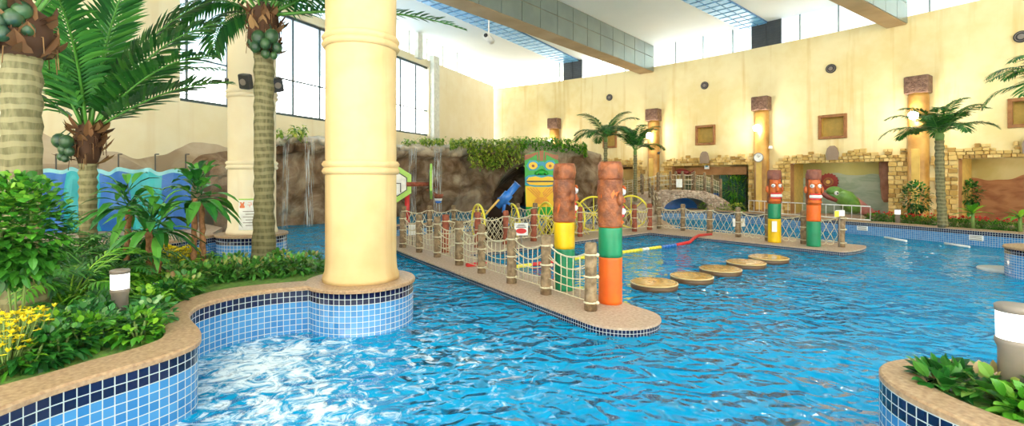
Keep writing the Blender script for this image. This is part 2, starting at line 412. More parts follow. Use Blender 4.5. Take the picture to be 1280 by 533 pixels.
def emis(name, c, s):
    m, nt, bs = newmat(name); bs.inputs['Emission Color'].default_value = (*c, 1); bs.inputs['Emission Strength'].default_value = s
    bs.inputs['Base Color'].default_value = (*c, 1); return m
M['bulb'] = emis('lamp_glow', (1, .95, .85), 60)
M['lens'] = emis('bollard_lens', (1, 1, .98), .9)
def glass():
    m, nt, bs = newmat('window_glass'); out = nt.nodes['Material Output']
    t = nt.nodes.new('ShaderNodeBsdfTransparent'); t.inputs[0].default_value = (.96, .99, .99, 1); g = nt.nodes.new('ShaderNodeBsdfGlossy'); g.inputs['Roughness'].default_value = .02
    f = nt.nodes.new('ShaderNodeFresnel'); f.inputs[0].default_value = 1.3; mx = nt.nodes.new('ShaderNodeMixShader')
    nt.links.new(f.outputs[0], mx.inputs[0]); nt.links.new(t.outputs[0], mx.inputs[1]); nt.links.new(g.outputs[0], mx.inputs[2]); nt.links.new(mx.outputs[0], out.inputs[0]); return m
M['glass'] = glass()
def rockmat():
    m, nt, bs = newmat('rock'); p = pos(nt); bs.inputs['Roughness'].default_value = .9; bs.inputs['Specular IOR Level'].default_value = .12
    f = noisen(nt, .8, 8, p, 1.2, .6); c = ramp(nt, f, [(.32, (.08, .045, .025)), (.45, (.19, .12, .07)), (.55, (.30, .21, .14)), (.70, (.48, .38, .27))])
    spz = nt.nodes.new('ShaderNodeSeparateXYZ'); nt.links.new(p, spz.inputs[0])
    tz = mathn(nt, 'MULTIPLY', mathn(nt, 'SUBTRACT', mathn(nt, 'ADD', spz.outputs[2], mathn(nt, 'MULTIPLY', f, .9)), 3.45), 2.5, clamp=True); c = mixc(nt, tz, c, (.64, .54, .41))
    s = noisen(nt, 1.0, 5, scalev(nt, p, (3, 3, .4))); c = mixc(nt, mathn(nt, 'MULTIPLY', ramp(nt, s, [(.5, (0, 0, 0)), (.7, (1, 1, 1))]), .5), c, (.20, .13, .10))
    nt.links.new(c, bs.inputs['Base Color']); bump(nt, bs, noisen(nt, 3.5, 8, p, .5, .65), .9, .08); return m
M['rock'] = rockmat()
M['ledge'] = simple('pale_ledge', (.66, .56, .44), .5, (.40, .30, .20), 2, .6, vec='pos')
def watermat(name, tint, foam=None, sc=1.0, strength=1.0):
    m, nt, bs = newmat(name); out = nt.nodes['Material Output']; p = pos(nt)
    n1 = noisen(nt, 2.0*sc, 0, scalev(nt, p, (1, 1.25, 1)), .9); n2 = noisen(nt, 5.5*sc, 1, p, .6); n3 = noisen(nt, .8*sc, 1, p, .6)
    r1 = mathn(nt, 'ABSOLUTE', mathn(nt, 'SUBTRACT', n1, .5))
    h = mathn(nt, 'ADD', mathn(nt, 'MULTIPLY', mathn(nt, 'SUBTRACT', .3, r1), 1.0), mathn(nt, 'MULTIPLY', n2, .42)); h = mathn(nt, 'ADD', h, mathn(nt, 'MULTIPLY', n3, 1.2))
    b = nt.nodes.new('ShaderNodeBump'); b.inputs['Strength'].default_value = strength; b.inputs['Distance'].default_value = .20; nt.links.new(h, b.inputs['Height'])
    gl = nt.nodes.new('ShaderNodeBsdfGlossy'); gl.inputs['Roughness'].default_value = .015; nt.links.new(b.outputs[0], gl.inputs['Normal'])
    rf = nt.nodes.new('ShaderNodeBsdfRefraction'); rf.inputs['IOR'].default_value = 1.33; rf.inputs['Roughness'].default_value = .0; rf.inputs[0].default_value = (*tint, 1); nt.links.new(b.outputs[0], rf.inputs['Normal'])
    tr = nt.nodes.new('ShaderNodeBsdfTransparent'); tr.inputs[0].default_value = (*tint, 1)
    m0 = nt.nodes.new('ShaderNodeMixShader'); m0.inputs[0].default_value = .5; nt.links.new(rf.outputs[0], m0.inputs[1]); nt.links.new(tr.outputs[0], m0.inputs[2])
    df = nt.nodes.new('ShaderNodeBsdfDiffuse'); df.inputs[0].default_value = (.0, .45, .84, 1)
    m1 = nt.nodes.new('ShaderNodeMixShader'); nt.links.new(b.outputs[0], df.inputs['Normal']); m1.inputs[0].default_value = .48; nt.links.new(m0.outputs[0], m1.inputs[1]); nt.links.new(df.outputs[0], m1.inputs[2])
    fr = nt.nodes.new('ShaderNodeFresnel'); fr.inputs[0].default_value = 1.33; nt.links.new(b.outputs[0], fr.inputs['Normal'])
    m2 = nt.nodes.new('ShaderNodeMixShader'); nt.links.new(fr.outputs[0], m2.inputs[0]); nt.links.new(m1.outputs[0], m2.inputs[1]); nt.links.new(gl.outputs[0], m2.inputs[2])
    last = m2.outputs[0]
    if foam:
        msk = None
        for (fx, fy, rx, amt) in foam:
            d = nt.nodes.new('ShaderNodeVectorMath'); d.operation = 'DISTANCE'; nt.links.new(p, d.inputs[0]); d.inputs[1].default_value = (fx, fy, -.12)
            q = mathn(nt, 'SUBTRACT', 1.0, mathn(nt, 'DIVIDE', d.outputs['Value'], rx), clamp=True); q = mathn(nt, 'MULTIPLY', q, amt)
            msk = q if msk is None else mathn(nt, 'MAXIMUM', msk, q)
        ff = noisen(nt, 4.5, 9, p, 1.2, .72)
        v = mathn(nt, 'ADD', ff, mathn(nt, 'MULTIPLY', msk, .25))
        fm = ramp(nt, v, [(.60, (0, 0, 0)), (.76, (1, 1, 1))]); fm = mathn(nt, 'MULTIPLY', fm, mathn(nt, 'MULTIPLY', msk, 3.0, clamp=True)); fm = mathn(nt, 'MULTIPLY', fm, .85)
        fd = nt.nodes.new('ShaderNodeBsdfDiffuse'); fd.inputs[0].default_value = (.85, .92, .95, 1)
        m3 = nt.nodes.new('ShaderNodeMixShader'); nt.links.new(fm, m3.inputs[0]); nt.links.new(last, m3.inputs[1]); nt.links.new(fd.outputs[0], m3.inputs[2]); last = m3.outputs[0]
    nt.links.new(last, out.inputs[0]); return m
M['water'] = watermat('pool_water', (.12, .68, .92), [(-2.7, 5.3, 1.7, 1.0), (-1.9, 4.3, 1.6, .8), (-.9, 5.4, 2.6, .40)])
M['water_up'] = watermat('river_water', (.35, .85, .92))
def fallmat():
    m, nt, bs = newmat('waterfall_sheet'); out = nt.nodes['Material Output']; tc = nt.nodes.new('ShaderNodeTexCoord')
    f = noisen(nt, 1.0, 5, scalev(nt, tc.outputs['Object'], (22, 22, 1.2))); fm = ramp(nt, f, [(.45, (0, 0, 0)), (.68, (1, 1, 1))])
    t = nt.nodes.new('ShaderNodeBsdfTransparent'); bs.inputs['Base Color'].default_value = (.85, .9, .92, 1); bs.inputs['Roughness'].default_value = .2
    mx = nt.nodes.new('ShaderNodeMixShader'); nt.links.new(mathn(nt, 'MULTIPLY', fm, .65), mx.inputs[0]); nt.links.new(t.outputs[0], mx.inputs[1]); nt.links.new(bs.outputs[0], mx.inputs[2]); nt.links.new(mx.outputs[0], out.inputs[0]); return m
M['fall'] = fallmat()
def struct(mb, name, mats): return mb.build(name, mats, kind='structure')

# ---------------------------------------------------------------- THE SHELL
CX, CY, RW = -26.4, -10.7, 51.6
H1, H2, H3 = 8.40, 8.42, 9.60        # wall top, clerestory sill, ceiling
def WP(phi, z, r=RW): return Vector((CX+r*math.sin(phi), CY+r*math.cos(phi), z))
def phi_at(px, r=RW):
    lo, hi = math.radians(27), math.radians(85); u = (px-640)/FPX
    for _ in range(50):
        mid = (lo+hi)/2; w = WP(mid, 0, r)
        if w.x/w.y < u: lo = mid
        else: hi = mid
    return (lo+hi)/2
PH0 = phi_at(617); PH1 = math.radians(86)
openings = [(phi_at(730), phi_at(792), .25, 2.65), (phi_at(840), phi_at(936), .25, 2.65), (phi_at(988), phi_at(1111), .3, 2.65), (phi_at(1198), phi_at(1420), .3, 2.68)]
niche_px = [(755, 770, 165, 184), (871, 893, 158, 180), (1025, 1057, 145, 172), (1263, 1300, 124, 157)]
niches = []
for a, b, yt, yb in niche_px:
    w = WP(phi_at((a+b)/2), 0); niches.append((phi_at(a), phi_at(b), zat(yb, w.y), zat(yt, w.y)))
holes = openings+niches
cuts = sorted(set([PH0+(PH1-PH0)*i/110 for i in range(111)]+[h[0] for h in holes]+[h[1] for h in holes]))
zc = sorted(set([-1.3, H1]+[h[2] for h in holes]+[h[3] for h in holes]))
b = MB()
for i in range(len(cuts)-1):
    a0, a1 = cuts[i], cuts[i+1]; am = (a0+a1)/2
    if a1-a0 < 1e-6: continue
    for k in range(len(zc)-1):
        zm = (zc[k]+zc[k+1])/2
        if any(h[0] < am < h[1] and h[2] < zm < h[3] for h in holes): continue
        b.quad(WP(a1, zc[k]), WP(a0, zc[k]), WP(a0, zc[k+1]), WP(a1, zc[k+1]))
    b.quad(WP(a1, H1), WP(a0, H1), WP(a0, H1, RW+.4), WP(a1, H1, RW+.4))
    b.quad(WP(a0, -1.3, RW+.4), WP(a1, -1.3, RW+.4), WP(a1, H1, RW+.4), WP(a0, H1, RW+.4)) if not any(h[0] < am < h[1] for h in openings) else b.quad(WP(a0, 2.7, RW+.4), WP(a1, 2.7, RW+.4), WP(a1, H1, RW+.4), WP(a0, H1, RW+.4))
struct(b, 'wall_right', M['wall'])
b = MB(); b.box((3, -13.2, (PORT_Z0-1.3)/2), (58, .4, PORT_Z0+1.3)); struct(b, 'wall_back_added', M['wall'])  # unseen wall, invented; its height limits the daylight from behind
# left wall: straight, window strip between z 4.27 and 8.2
def LW(Z, z, o=0.0):                   # o = offset into the room
    return Vector((-1.28-.4517*(33.4-Z)+o*.911, Z-o*.411, z))
def Zpx(px): return 16.37/(.4517-(px-640)/FPX)
WZ0, WZ1, WB, WT = Zpx(225), 26.2, 4.27, 8.05
b = MB()
def lq(Z0, Z1, z0, z1, o=0.0, m=0): b.quad(LW(Z0, z0, o), LW(Z1, z0, o), LW(Z1, z1, o), LW(Z0, z1, o), m)
lq(-13, WZ0, -1.3, H1); lq(WZ1, 33.4, -1.3, H1); lq(WZ0, WZ1, -1.3, WB); lq(WZ0, WZ1, WT, H1)
b.quad(LW(WZ0, WB), LW(WZ1, WB), LW(WZ1, WB, -.35), LW(WZ0, WB, -.35)); b.quad(LW(WZ0, WT, -.35), LW(WZ1, WT, -.35), LW(WZ1, WT), LW(WZ0, WT))
b.quad(LW(WZ0, WB, -.35), LW(WZ0, WT, -.35), LW(WZ0, WT), LW(WZ0, WB)); b.quad(LW(WZ1, WB), LW(WZ1, WT), LW(WZ1, WT, -.35), LW(WZ1, WB, -.35))
lq(-13, WZ0, -1.3, H1, -.35); lq(WZ1, 33.6, -1.3, H1, -.35); lq(WZ0, WZ1, -1.3, WB, -.35); lq(WZ0, WZ1, WT, H1, -.35)
b.quad(LW(-13, H1), LW(33.4, H1), LW(33.4, H1, -.35), LW(-13, H1, -.35))
struct(b, 'wall_left', M['wallL'])
# pilasters on the left wall
b = MB()
for Z, w, z0 in ((13.3, 1.0, 3.2), (11.9, .5, 3.4)):
    for o_, zz in ((.25, 0),):
        pass

b = MB(); b.box(LW(26.55, 6.2, .1), (.3, .55, 5.0), math.radians(-24.3)); b.box(LW(25.2, 8.9, .1), (.25, .45, 1.3), math.radians(-24.3)); struct(b, 'trim_2', M['pier'])
# strip window
b = MB(); g = MB()
ang = math.radians(-24.3)
k = 0; Z = WZ0+.25
while Z < WZ1+.01:
    b.box(LW(Z, (WB+WT)/2, -.15), (.06, .06, WT-WB), ang); Z += 1.19
for z in (WB+.05, 5.65, WT-.05):
    p, q = LW(WZ0, z, -.15), LW(WZ1, z, -.15); b.box((p+q)/2, (.09, (q-p).length, .045 if z not in (WB+.05, WT-.05) else .11), ang)
g.quad(LW(WZ0, WB, -.17), LW(WZ1, WB, -.17), LW(WZ1, WT, -.17), LW(WZ0, WT, -.17))
fr = b.build('window_1', M['frame'], kind='structure'); g.build('window_glass', M['glass'], fr)
# clerestory, left
b = MB(); g = MB(); Z = 3.0
while Z < 33.3:
    b.box(LW(Z, (H1+H3)/2, -.15), (.07, .10, H3-H1), ang); Z += 1.45
g.quad(LW(-4, H1, -.17), LW(33.4, H1, -.17), LW(33.4, H3, -.17), LW(-4, H3, -.17))
fr = b.build('window_2', M['pier'], kind='structure'); g.build('window_glass', M['glass'], fr)
# clerestory, right
b = MB(); g = MB()
n_ = 0; ph = PH0+.01
while ph < PH1:
    c = WP(ph, (H1+H3)/2, RW+.15); b.box(c, (.05, .06, H3-H1), -ph); ph += math.radians(1.72)
for i in range(90):
    a0 = PH0+(PH1-PH0)*i/90; a1 = PH0+(PH1-PH0)*(i+1)/90
    g.quad(WP(a1, H1, RW+.2), WP(a0, H1, RW+.2), WP(a0, H3, RW+.2), WP(a1, H3, RW+.2))
fr = b.build('window_3', M['thinframe'], kind='structure'); g.build('window_glass', M['glass'], fr)
# dark louvre panels in the clerestory
for n_, (a, c_) in enumerate(((704, 727), (939, 976))):
    b = MB(); a0, a1 = phi_at(a), phi_at(c_)
    b.prism([WP(a0, 0, RW+.02)[:2], WP(a1, 0, RW+.02)[:2], WP(a1, 0, RW+.12)[:2], WP(a0, 0, RW+.12)[:2]], H1, H3-.02)
    am = (a0+a1)/2; b.box(WP(am, (H1+H3)/2, RW), (.05, .06, H3-H1-.05), -am)
    for zz in [H1+.1+.13*q for q in range(9)]:
        w = (WP(a1, 0)-WP(a0, 0)).length; b.box(WP(am, zz, RW+.005), (w-.1, .03, .03), -am)
    struct(b, 'trim_%d' % (3+n_), M['louver'])
# ceiling
b = MB()
b.prism([(-26, -13), (34, -13), (34, 36), (-26, 36)], H3, H3+.3)
struct(b, 'ceiling', M['ceil'])
# roof light strips (blue slatted)
for n_, (p0, p1) in enumerate((((545, 9), (700, 78)), ((855, 0), (926, 36)), ((1235, -80), (1290, -58)))):
    a, c_ = U(*p0, H3), U(*p1, H3); d = (c_-a); d.z = 0; Ld = d.length; d.normalize(); s = Vector((d.y, -d.x, 0))
    if n_ == 2: a = WP(math.radians(61.9), H3)-Vector((math.sin(math.radians(61.9)), math.cos(math.radians(61.9)), 0))*14; d = Vector((math.sin(math.radians(61.9)), math.cos(math.radians(61.9)), 0)); s = Vector((d.y, -d.x, 0)); Ld = 13.5
    st = a-d*(12 if n_ < 2 else 3); L = Ld+(12 if n_ < 2 else 3)+.2; wd = 1.35; yaw = math.atan2(d.y, d.x)
    b = MB(); b.box(st+d*L/2+s*wd/2-Vector((0, 0, .03)), (L, wd, .06), yaw, 0)
    nr = int(L/.55)
    for i in range(nr):
        for j in range(3):
            b.box(st+d*(i+.5)*L/nr+s*(wd*(j+.5)/3)-Vector((0, 0, .075)), (L/nr-.14, wd/3-.05, .03), yaw, 1)
    struct(b, 'trim_%d' % (6+n_), [M['strip_d'], M['strip_b']])
# deep roof beams
def beam(dirdeg, c0, c1, idx, tend):
    a = math.radians(dirdeg); d = Vector((math.sin(a), math.cos(a), 0)); nrm = Vector((math.cos(a), -math.sin(a), 0))
    b = MB(); zb, zt = 8.08, H3-.01
    def pt(c, t, z): p = nrm*c+d*t; return Vector((p.x, p.y, z))
    t0 = -1.0
    for c in (c0, c1):
        ths = .0
    poly = lambda t: None
    # core
    b.prism([pt(c0, t0, 0)[:2], pt(c1, t0, 0)[:2], pt(c1, tend, 0)[:2], pt(c0, tend, 0)[:2]], zb, zt, 1)
    # side cladding panels, two rows, with open joints
    n = int((tend-t0)/1.15); w = (tend-t0)/n
    for i in range(n):
        for (z0, z1) in ((zb+.03, zb+.80), (zb+.83, zt-.03)):
            for c, sgn in ((c1, 1), (c0, -1)):
                cc = pt(c+sgn*.02, t0+(i+.5)*w, (z0+z1)/2); b.box(cc, (.035, w-.035, z1-z0), -a, 0)
    struct(b, 'beam', [M['panelL'], M['beam_u']])
def tw(a, c):      # where the beam line meets the wall
    a = math.radians(a); d = Vector((math.sin(a), math.cos(a))); n = Vector((math.cos(a), -math.sin(a))); C = Vector((CX, CY)); p = n*c-C
    B_ = p.dot(d); return -B_+math.sqrt(B_*B_-p.dot(p)+RW*RW)
beam(41.2, -12.9, -12.06, 1, tw(41.2, -12.9)-.05); beam(54.8, -7.2, -6.55, 2, tw(54.8, -7.2)-.05)
# floor of the basin and the ground
b = MB()
b.quad((-25, -3, -1.25), (30, -3, -1.25), (30, 36, -1.25), (-25, 36, -1.25), uv=[(0, 3), (55, 3), (55, 42), (0, 42)])
struct(b, 'floor', M['tile_u'])
b = MB(); b.quad((-25, .2, -.12), (30, .2, -.12), (30, 34, -.12), (-25, 34, -.12))
o = b.build('pool_water', M['water'], kind='stuff'); tag(o, 'rippling bright blue water of the large main pool', 'pool water')

# ---------------------------------------------------------------- island deck (z = 0)
T1 = Vector((1.02, 6.47)); A1 = Vector((-3.1, 13.0)); dv = (A1-T1).normalized(); nv = Vector((-dv.y, dv.x))
if nv.x < 0: nv = -nv
w1 = 1.15
In1 = T1+nv*w1; tipc = T1+nv*w1/2
inner_corner = Vector((-1.15, 12.35))
tip = []
a0 = math.atan2((T1-tipc).y, (T1-tipc).x)
for i in range(15):
    a = a0+PI*i/14; tip.append(tipc+Vector((math.cos(a), math.sin(a)))*w1/2)
far1 = Vector((5.0, 17.5)); far2 = Vector((8.75, 12.85)); wd2 = 1.9; pr = Vector((.779, .627))
dd2 = (far2-far1).normalized(); tip2c = far2+pr*wd2/2; tip2 = []
aa = math.atan2((-pr).y, (-pr).x)
for i in range(15):
    a = aa+PI*i/14; q = tip2c+Vector((math.cos(a), math.sin(a)))*wd2/2
    q = tip2c+(q-tip2c).project(pr)+((q-tip2c)-(q-tip2c).project(pr))*.28; tip2.append(q)
deck_poly = [A1+dv*1.3]+[A1]+tip+[inner_corner, far1]+tip2+[far1+pr*wd2+Vector((0, .2)), Vector((7.3, 23.6)), Vector((4.5, 21.3)), Vector((.9, 19.3)), Vector((-3.9, 16.2))]
b = MB(); b.prism(deck_poly, -.03, 0, 0)
struct(b, 'island_deck', M['deck'])
b = MB(); b.ribbon([q for q in offset(deck_poly, .012, True)], -1.25, -.03, True, 0, ztop=-.03)
struct(b, 'island_wall', M['tile_i'])

# ---------------------------------------------------------------- upper river: basin, water, retaining wall
rim = [Vector((-2.3, 7.55)), Vector((-3.2, 10.2)), A1+dv*1.25, Vector((-3.9, 16.25)), Vector((.9, 19.35)), Vector((4.5, 21.35)), Vector((7.6, 24.1)), Vector((10.1, 23.9))]
upoly = rim+[Vector((10.6, 27.0)), Vector((6.5, 30)), Vector((1, 33)), Vector((-1.5, 33)), LW(26, 0)[:2], LW(18, 0)[:2], LW(11, 0)[:2], Vector((-8, 9.0)), Vector((-5.5, 8.6)), Vector((-3.4, 8.0))]
upoly = [Vector(p[:2]) for p in upoly]
b = MB(); b.prism(upoly, -1.24, -.05); struct(b, 'river_basin', M['tile_u'])
b = MB(); n0 = len(b.v); b.v += [Vector((p.x, p.y, .30)) for p in upoly]; b.face(list(range(len(upoly))))
o = b.build('river_water', M['water_up'], kind='stuff'); tag(o, 'turquoise water of the raised lazy river along the rock', 'pool water')
b = MB(); ro = rim; ri = offset(rim, -.26)
ri = offset(rim, .26) if (ri[3]-Vector((0, 25))).length > (rim[3]-Vector((0, 25))).length else ri
b.sweep(ro, ri, .33, .385); struct(b, 'river_coping', M['coping'])
b = MB(); b.ribbon(rim, -1.25, .33, ztop=.33); b.ribbon(ri, -.1, .33, ztop=.33); struct(b, 'river_wall', M['tile_f'])

# ---------------------------------------------------------------- front planter with the wavy rim
pxo = [(-60, 535), (0, 511), (60, 488), (125, 468), (185, 451), (230, 436), (250, 424), (250, 411), (238, 397), (240, 388), (256, 379), (295, 369), (340, 362), (390, 358)]
pxi = [(-60, 500), (0, 481), (55, 467), (105, 452), (150, 440), (185, 429), (203, 420), (204, 409), (200, 400), (210, 387), (230, 375), (270, 363), (320, 356), (395, 350)]
Zc = .495
po = smooth([U(x, y, Zc) for x, y in pxo], 8); pi_ = smooth([U(x, y, Zc) for x, y in pxi], 8)
b = MB(); b.sweep(po, pi_, Zc-.05, Zc); struct(b, 'planter_coping', M['coping'])
b = MB(); tw_ = offset(po, .025); tw_ = tw_ if (tw_[10].y > po[10].y) else offset(po, -.025)
b.ribbon(tw_, -1.25, Zc-.05, ztop=Zc-.05); struct(b, 'planter_wall', M['tile'])
b = MB(); bed = [p for p in pi_]+[Vector((-2.9, 7.9)), Vector((-3.4, 9.0)), Vector((-5.5, 9.3)), Vector((-8, 9.1)), Vector((-15, 9)), Vector((-15, 3))]
mid = [(p+q)/2 for p, q in zip(po, pi_)]
bedp = mid+bed[len(pi_):]
b.prism(bedp, -1.24, .42); struct(b, 'planting_bed', M['soil'])
def drum(name, cx, cy, r, zt, zb, mt, n=56, cop=.07):
    b = MB(); b.lathe([(r, zb), (r, zt-.05)], (cx, cy, 0), n, uvs=zt-.05)
    o = struct(b, name, mt)
    b = MB(); b.lathe([(r-.02, zt-.05), (r+.028, zt-.05), (r+.03, zt-.015), (r+.015, zt), (.02, zt)], (cx, cy, 0), n, smooth=False)
    c = b.build('coping', M['coping'], o); return o
C1 = (-2.17, 6.92); C2 = (-5.95, 11.0)
drum('column_plinth', C1[0], C1[1], .73, Zc+.003, -1.24, M['tile'])
drum('column_plinth', C2[0], C2[1], .72, .70, -1.24, M['tile'])
# big cream columns with ring mouldings
def bigcol(cx, cy, z0, rings, label, r=.49, cm='column'):
    t = thing('column', (cx, cy, z0), label, 'column', None)
    b = MB(); prof = [(r*1.08, z0), (r*1.08, z0+.06), (r*1.02, z0+.14), (r, z0+.3)]
    z = z0+.3
    for k, rz in enumerate(rings): prof += [(r, rz-.3), (r*1.0, rz-.12), (r*.985, rz-.06)]+[(r*.985, rz+.06), (r, rz+.13)]
    prof += [(r, H3)]
    b.lathe(prof, (cx, cy, 0), 48); b.build('shaft', M[cm], t)
    for rz in rings:
        b = MB()
        b.lathe([(r*.97, rz-.10), (r*1.05, rz-.09), (r*1.10, rz-.05), (r*1.05, rz-.005), (r*1.03, rz), (r*1.05, rz+.005), (r*1.10, rz+.05), (r*1.05, rz+.09), (r*.97, rz+.10)], (cx, cy, 0), 48)
        b.build('ring_moulding', M[cm], t)
    return t
bigcol(C1[0], C1[1], Zc, [2.09, 3.87, 5.65, 7.4], 'thick round cream column in front with ring mouldings, on the nearest tiled plinth')
bigcol(C2[0], C2[1], .70, [2.24, 3.84, 5.5, 7.1], 'round cream column behind the tall palm carrying black speakers and a notice', cm='column_lit')
# low wall and ledge left of the second column
lw = [D(275, 10.75), D(235, 9.95), D(203, 9.45), D(120, 8.9), D(0, 8.4), Vector((-13.5, 7.6, 0))]
lw = smooth(lw, 6)
b = MB(); lwi = offset(lw, -.3); lwi = lwi if lwi[5].y > lw[5].y else offset(lw, .3)
b.sweep(lw, lwi, .64, .70); struct(b, 'ledge_coping', M['coping'])
b = MB(); b.ribbon(lw, -.05, .64, ztop=.64); struct(b, 'ledge_wall', M['tile_s'])
b = MB(); b.prism([p for p in lwi]+[LW(6, 0)[:2], LW(11.0, 0)[:2], LW(14.6, 0)[:2], (-7.6, 12.6)], -.04, .66); struct(b, 'ledge_floor', M['deck'])

# ---------------------------------------------------------------- right front planter
ro_ = smooth([(2.86, 2.5), (2.70, 2.85), (2.64, 3.2), (2.70, 3.5), (2.86, 3.72), (3.13, 3.84), (3.42, 3.85), (3.66, 3.76), (3.95, 3.5), (4.4, 3.0), (4.6, 2.2), (4.3, 1.5), (3.6, 1.4), (3.1, 1.9)], 6, True)
ri_ = offset(ro_, .27, True); ri_ = ri_ if (ri_[20]-Vector((3.6, 2.6))).length < (ro_[20]-Vector((3.6, 2.6))).length else offset(ro_, -.27, True)
b = MB(); b.sweep(ro_, ri_, Zc-.05, Zc, True); struct(b, 'planter_coping', M['coping'])
b = MB(); b.ribbon(ro_, -1.25, Zc-.05, True, ztop=Zc-.05); struct(b, 'planter_wall', M['tile'])
b = MB(); b.prism(ri_, -1.24, .43); struct(b, 'planting_bed', M['soil'])
drum('round_plinth', 11.08, 9.8, .72, .52, -1.24, M['tile_s'])
b = MB(); b.lathe([(.42, -1.24), (.42, -.12), (.44, -.09), (.42, -.06), (.02, -.06)], (10.95, 10.7, 0), 32)
o = b.build('pool_step', M['steps'], origin=(10.95, 10.7, -1.24)); tag(o, 'low round step in the water beside the tiled plinth at right', 'step')

# far planter wall, right
fr_px = [(896, 263), (960, 268), (1020, 272.5), (1060, 275.5), (1120, 279.5), (1180, 284), (1240, 288.5), (1290, 292), (1400, 300)]
fp = [Vector((10.1, 23.9))]+[Vector(U(x, y, .38)[:2]) for x, y in fr_px[1:]]
fp = smooth(fp, 3)
fi = offset(fp, .25); fi = fi if fi[8].y > fp[8].y else offset(fp, -.25)
b = MB(); b.sweep(fp, fi, .33, .385); struct(b, 'far_coping', M['coping'])
b = MB(); b.ribbon(fp, -1.25, .33, ztop=.33); struct(b, 'far_wall', M['tile_f'])
b = MB(); poly = [p for p in fi]
for i in range(24, -1, -1):
    a = phi_at(905)+(phi_at(1500)-phi_at(905))*i/24; q = WP(a, 0, RW-.02); poly.append(Vector((q.x, q.y)))
b.prism(poly, -1.24, .30); struct(b, 'far_deck', M['deck'])
# left bank before the first openings
b = MB(); poly = [Vector((10.3, 26.2)), Vector((6.3, 27.6)), Vector((4.6, 29.0)), Vector((2.6, 30.5))]
for a in (phi_at(690), phi_at(740), phi_at(800), phi_at(850), phi_at(905)): q = WP(a, 0, RW-.02); poly.append(Vector((q.x, q.y)))
b.prism(poly, -.04, .32); struct(b, 'far_deck', M['deck'])

# ---------------------------------------------------------------- alcoves behind the openings
def alc_mat(name, stops, zsplit=None, low=None):
    m, nt, bs = newmat(name); p = pos(nt); bs.inputs['Roughness'].default_value = .8
    c = ramp(nt, noisen(nt, .7, 5, p, .8), stops)
    if zsplit:
        sp = nt.nodes.new('ShaderNodeSeparateXYZ'); nt.links.new(p, sp.inputs[0])
        h = mathn(nt, 'MULTIPLY_ADD', noisen(nt, .5, 2, scalev(nt, p, (1, 1, 0))), zsplit[1]); h.node.inputs[2].default_value = zsplit[0]
        c = mixc(nt, mathn(nt, 'LESS_THAN', sp.outputs[2], h), c, ramp(nt, noisen(nt, 1.2, 5, scalev(nt, p, (1, 1, 3)), 1), low))
    nt.links.new(c, bs.inputs['Base Color']); return m
M['alc1'] = alc_mat('alcove_ochre', [(.4, (.50, .36, .12)), (.6, (.66, .50, .20))])
M['alc2'] = alc_mat('alcove_dark', [(.4, (.16, .14, .08)), (.6, (.46, .38, .16))], (1.0, 1.6), [(.4, (.10, .16, .10)), (.6, (.34, .36, .20))])
M['alc3'] = alc_mat('alcove_grey_green', [(.4, (.40, .38, .13)), (.6, (.48, .46, .20))], (1.6, 1.1), [(.4, (.26, .34, .25)), (.6, (.36, .42, .33))])
M['alc4'] = alc_mat('alcove_desert_mural', [(.4, (.42, .34, .12)), (.6, (.50, .42, .20))], (1.3, 1.3), [(.35, (.24, .09, .035)), (.6, (.38, .17, .07))])
M['jamb'] = simple('opening_jamb', (.48, .24, .09), .7, (.36, .17, .06), 3, .3, vec='pos')
for i, (a0, a1, z0, z1) in enumerate(openings):
    b = MB(); dp = 1.6; ns = 10
    for k in range(ns):
        p0 = a0+(a1-a0)*k/ns; p1 = a0+(a1-a0)*(k+1)/ns
        b.quad(WP(p1, z0, RW+dp), WP(p0, z0, RW+dp), WP(p0, z1+.3, RW+dp), WP(p1, z1+.3, RW+dp), 0)
        b.quad(WP(p0, z1, RW), WP(p1, z1, RW), WP(p1, z1, RW+.25), WP(p0, z1, RW+.25), 1)
        b.quad(WP(p0, z1+.3, RW+.2), WP(p1, z1+.3, RW+.2), WP(p1, z1+.3, RW+dp), WP(p0, z1+.3, RW+dp), 2)
        b.quad(WP(p1, z0, RW-.02), WP(p0, z0, RW-.02), WP(p0, z0, RW+dp), WP(p1, z0, RW+dp), 3)
    for a in (a0, a1):
        b.quad(WP(a, z0, RW), WP(a, z0, RW+.45), WP(a, z1, RW+.45), WP(a, z1, RW), 1); b.quad(WP(a, z0, RW+.45), WP(a, z0, RW+dp), WP(a, z1+.3, RW+dp), WP(a, z1+.3, RW+.45), 2)
    struct(b, 'wall_alcove', [M['alc%d' % (i+1)], M['jamb'], M['nichein'], M['deck']])
    # a warm lamp added out of sight above the opening to brighten the alcove
    am = (a0+a1)/2 if i < 3 else phi_at(1245)
    t = thing('alcove_fill_lamp', WP(am, z1+.28, RW+.7), ['added fill lamp in the first wall opening by the rock', 'added fill lamp in the opening behind the bridge', 'added fill lamp above the red flower disc', 'added fill lamp in the desert mural opening'][i], 'lamp')
    c = WP(am, z1+.27, RW+.7); m_ = MB(); m_.lathe([(.10, 0), (.10, .02), (.02, .02)], c, 16); m_.build('housing', M['white'], t)
    m_ = MB(); m_.lathe([(.07, -.008), (.07, 0), (.01, 0)], c, 16); m_.build('lens', M['bulb'], t)
    ld = bpy.data.lights.new('alcove_fill_light', 'POINT'); ld.energy = 5; ld.color = (1, .88, .62); ld.shadow_soft_size = .1
    lo = bpy.data.objects.new('alcove_fill_light', ld); COL.objects.link(lo); lo.location = WP(am, z1-.05, RW+.7)
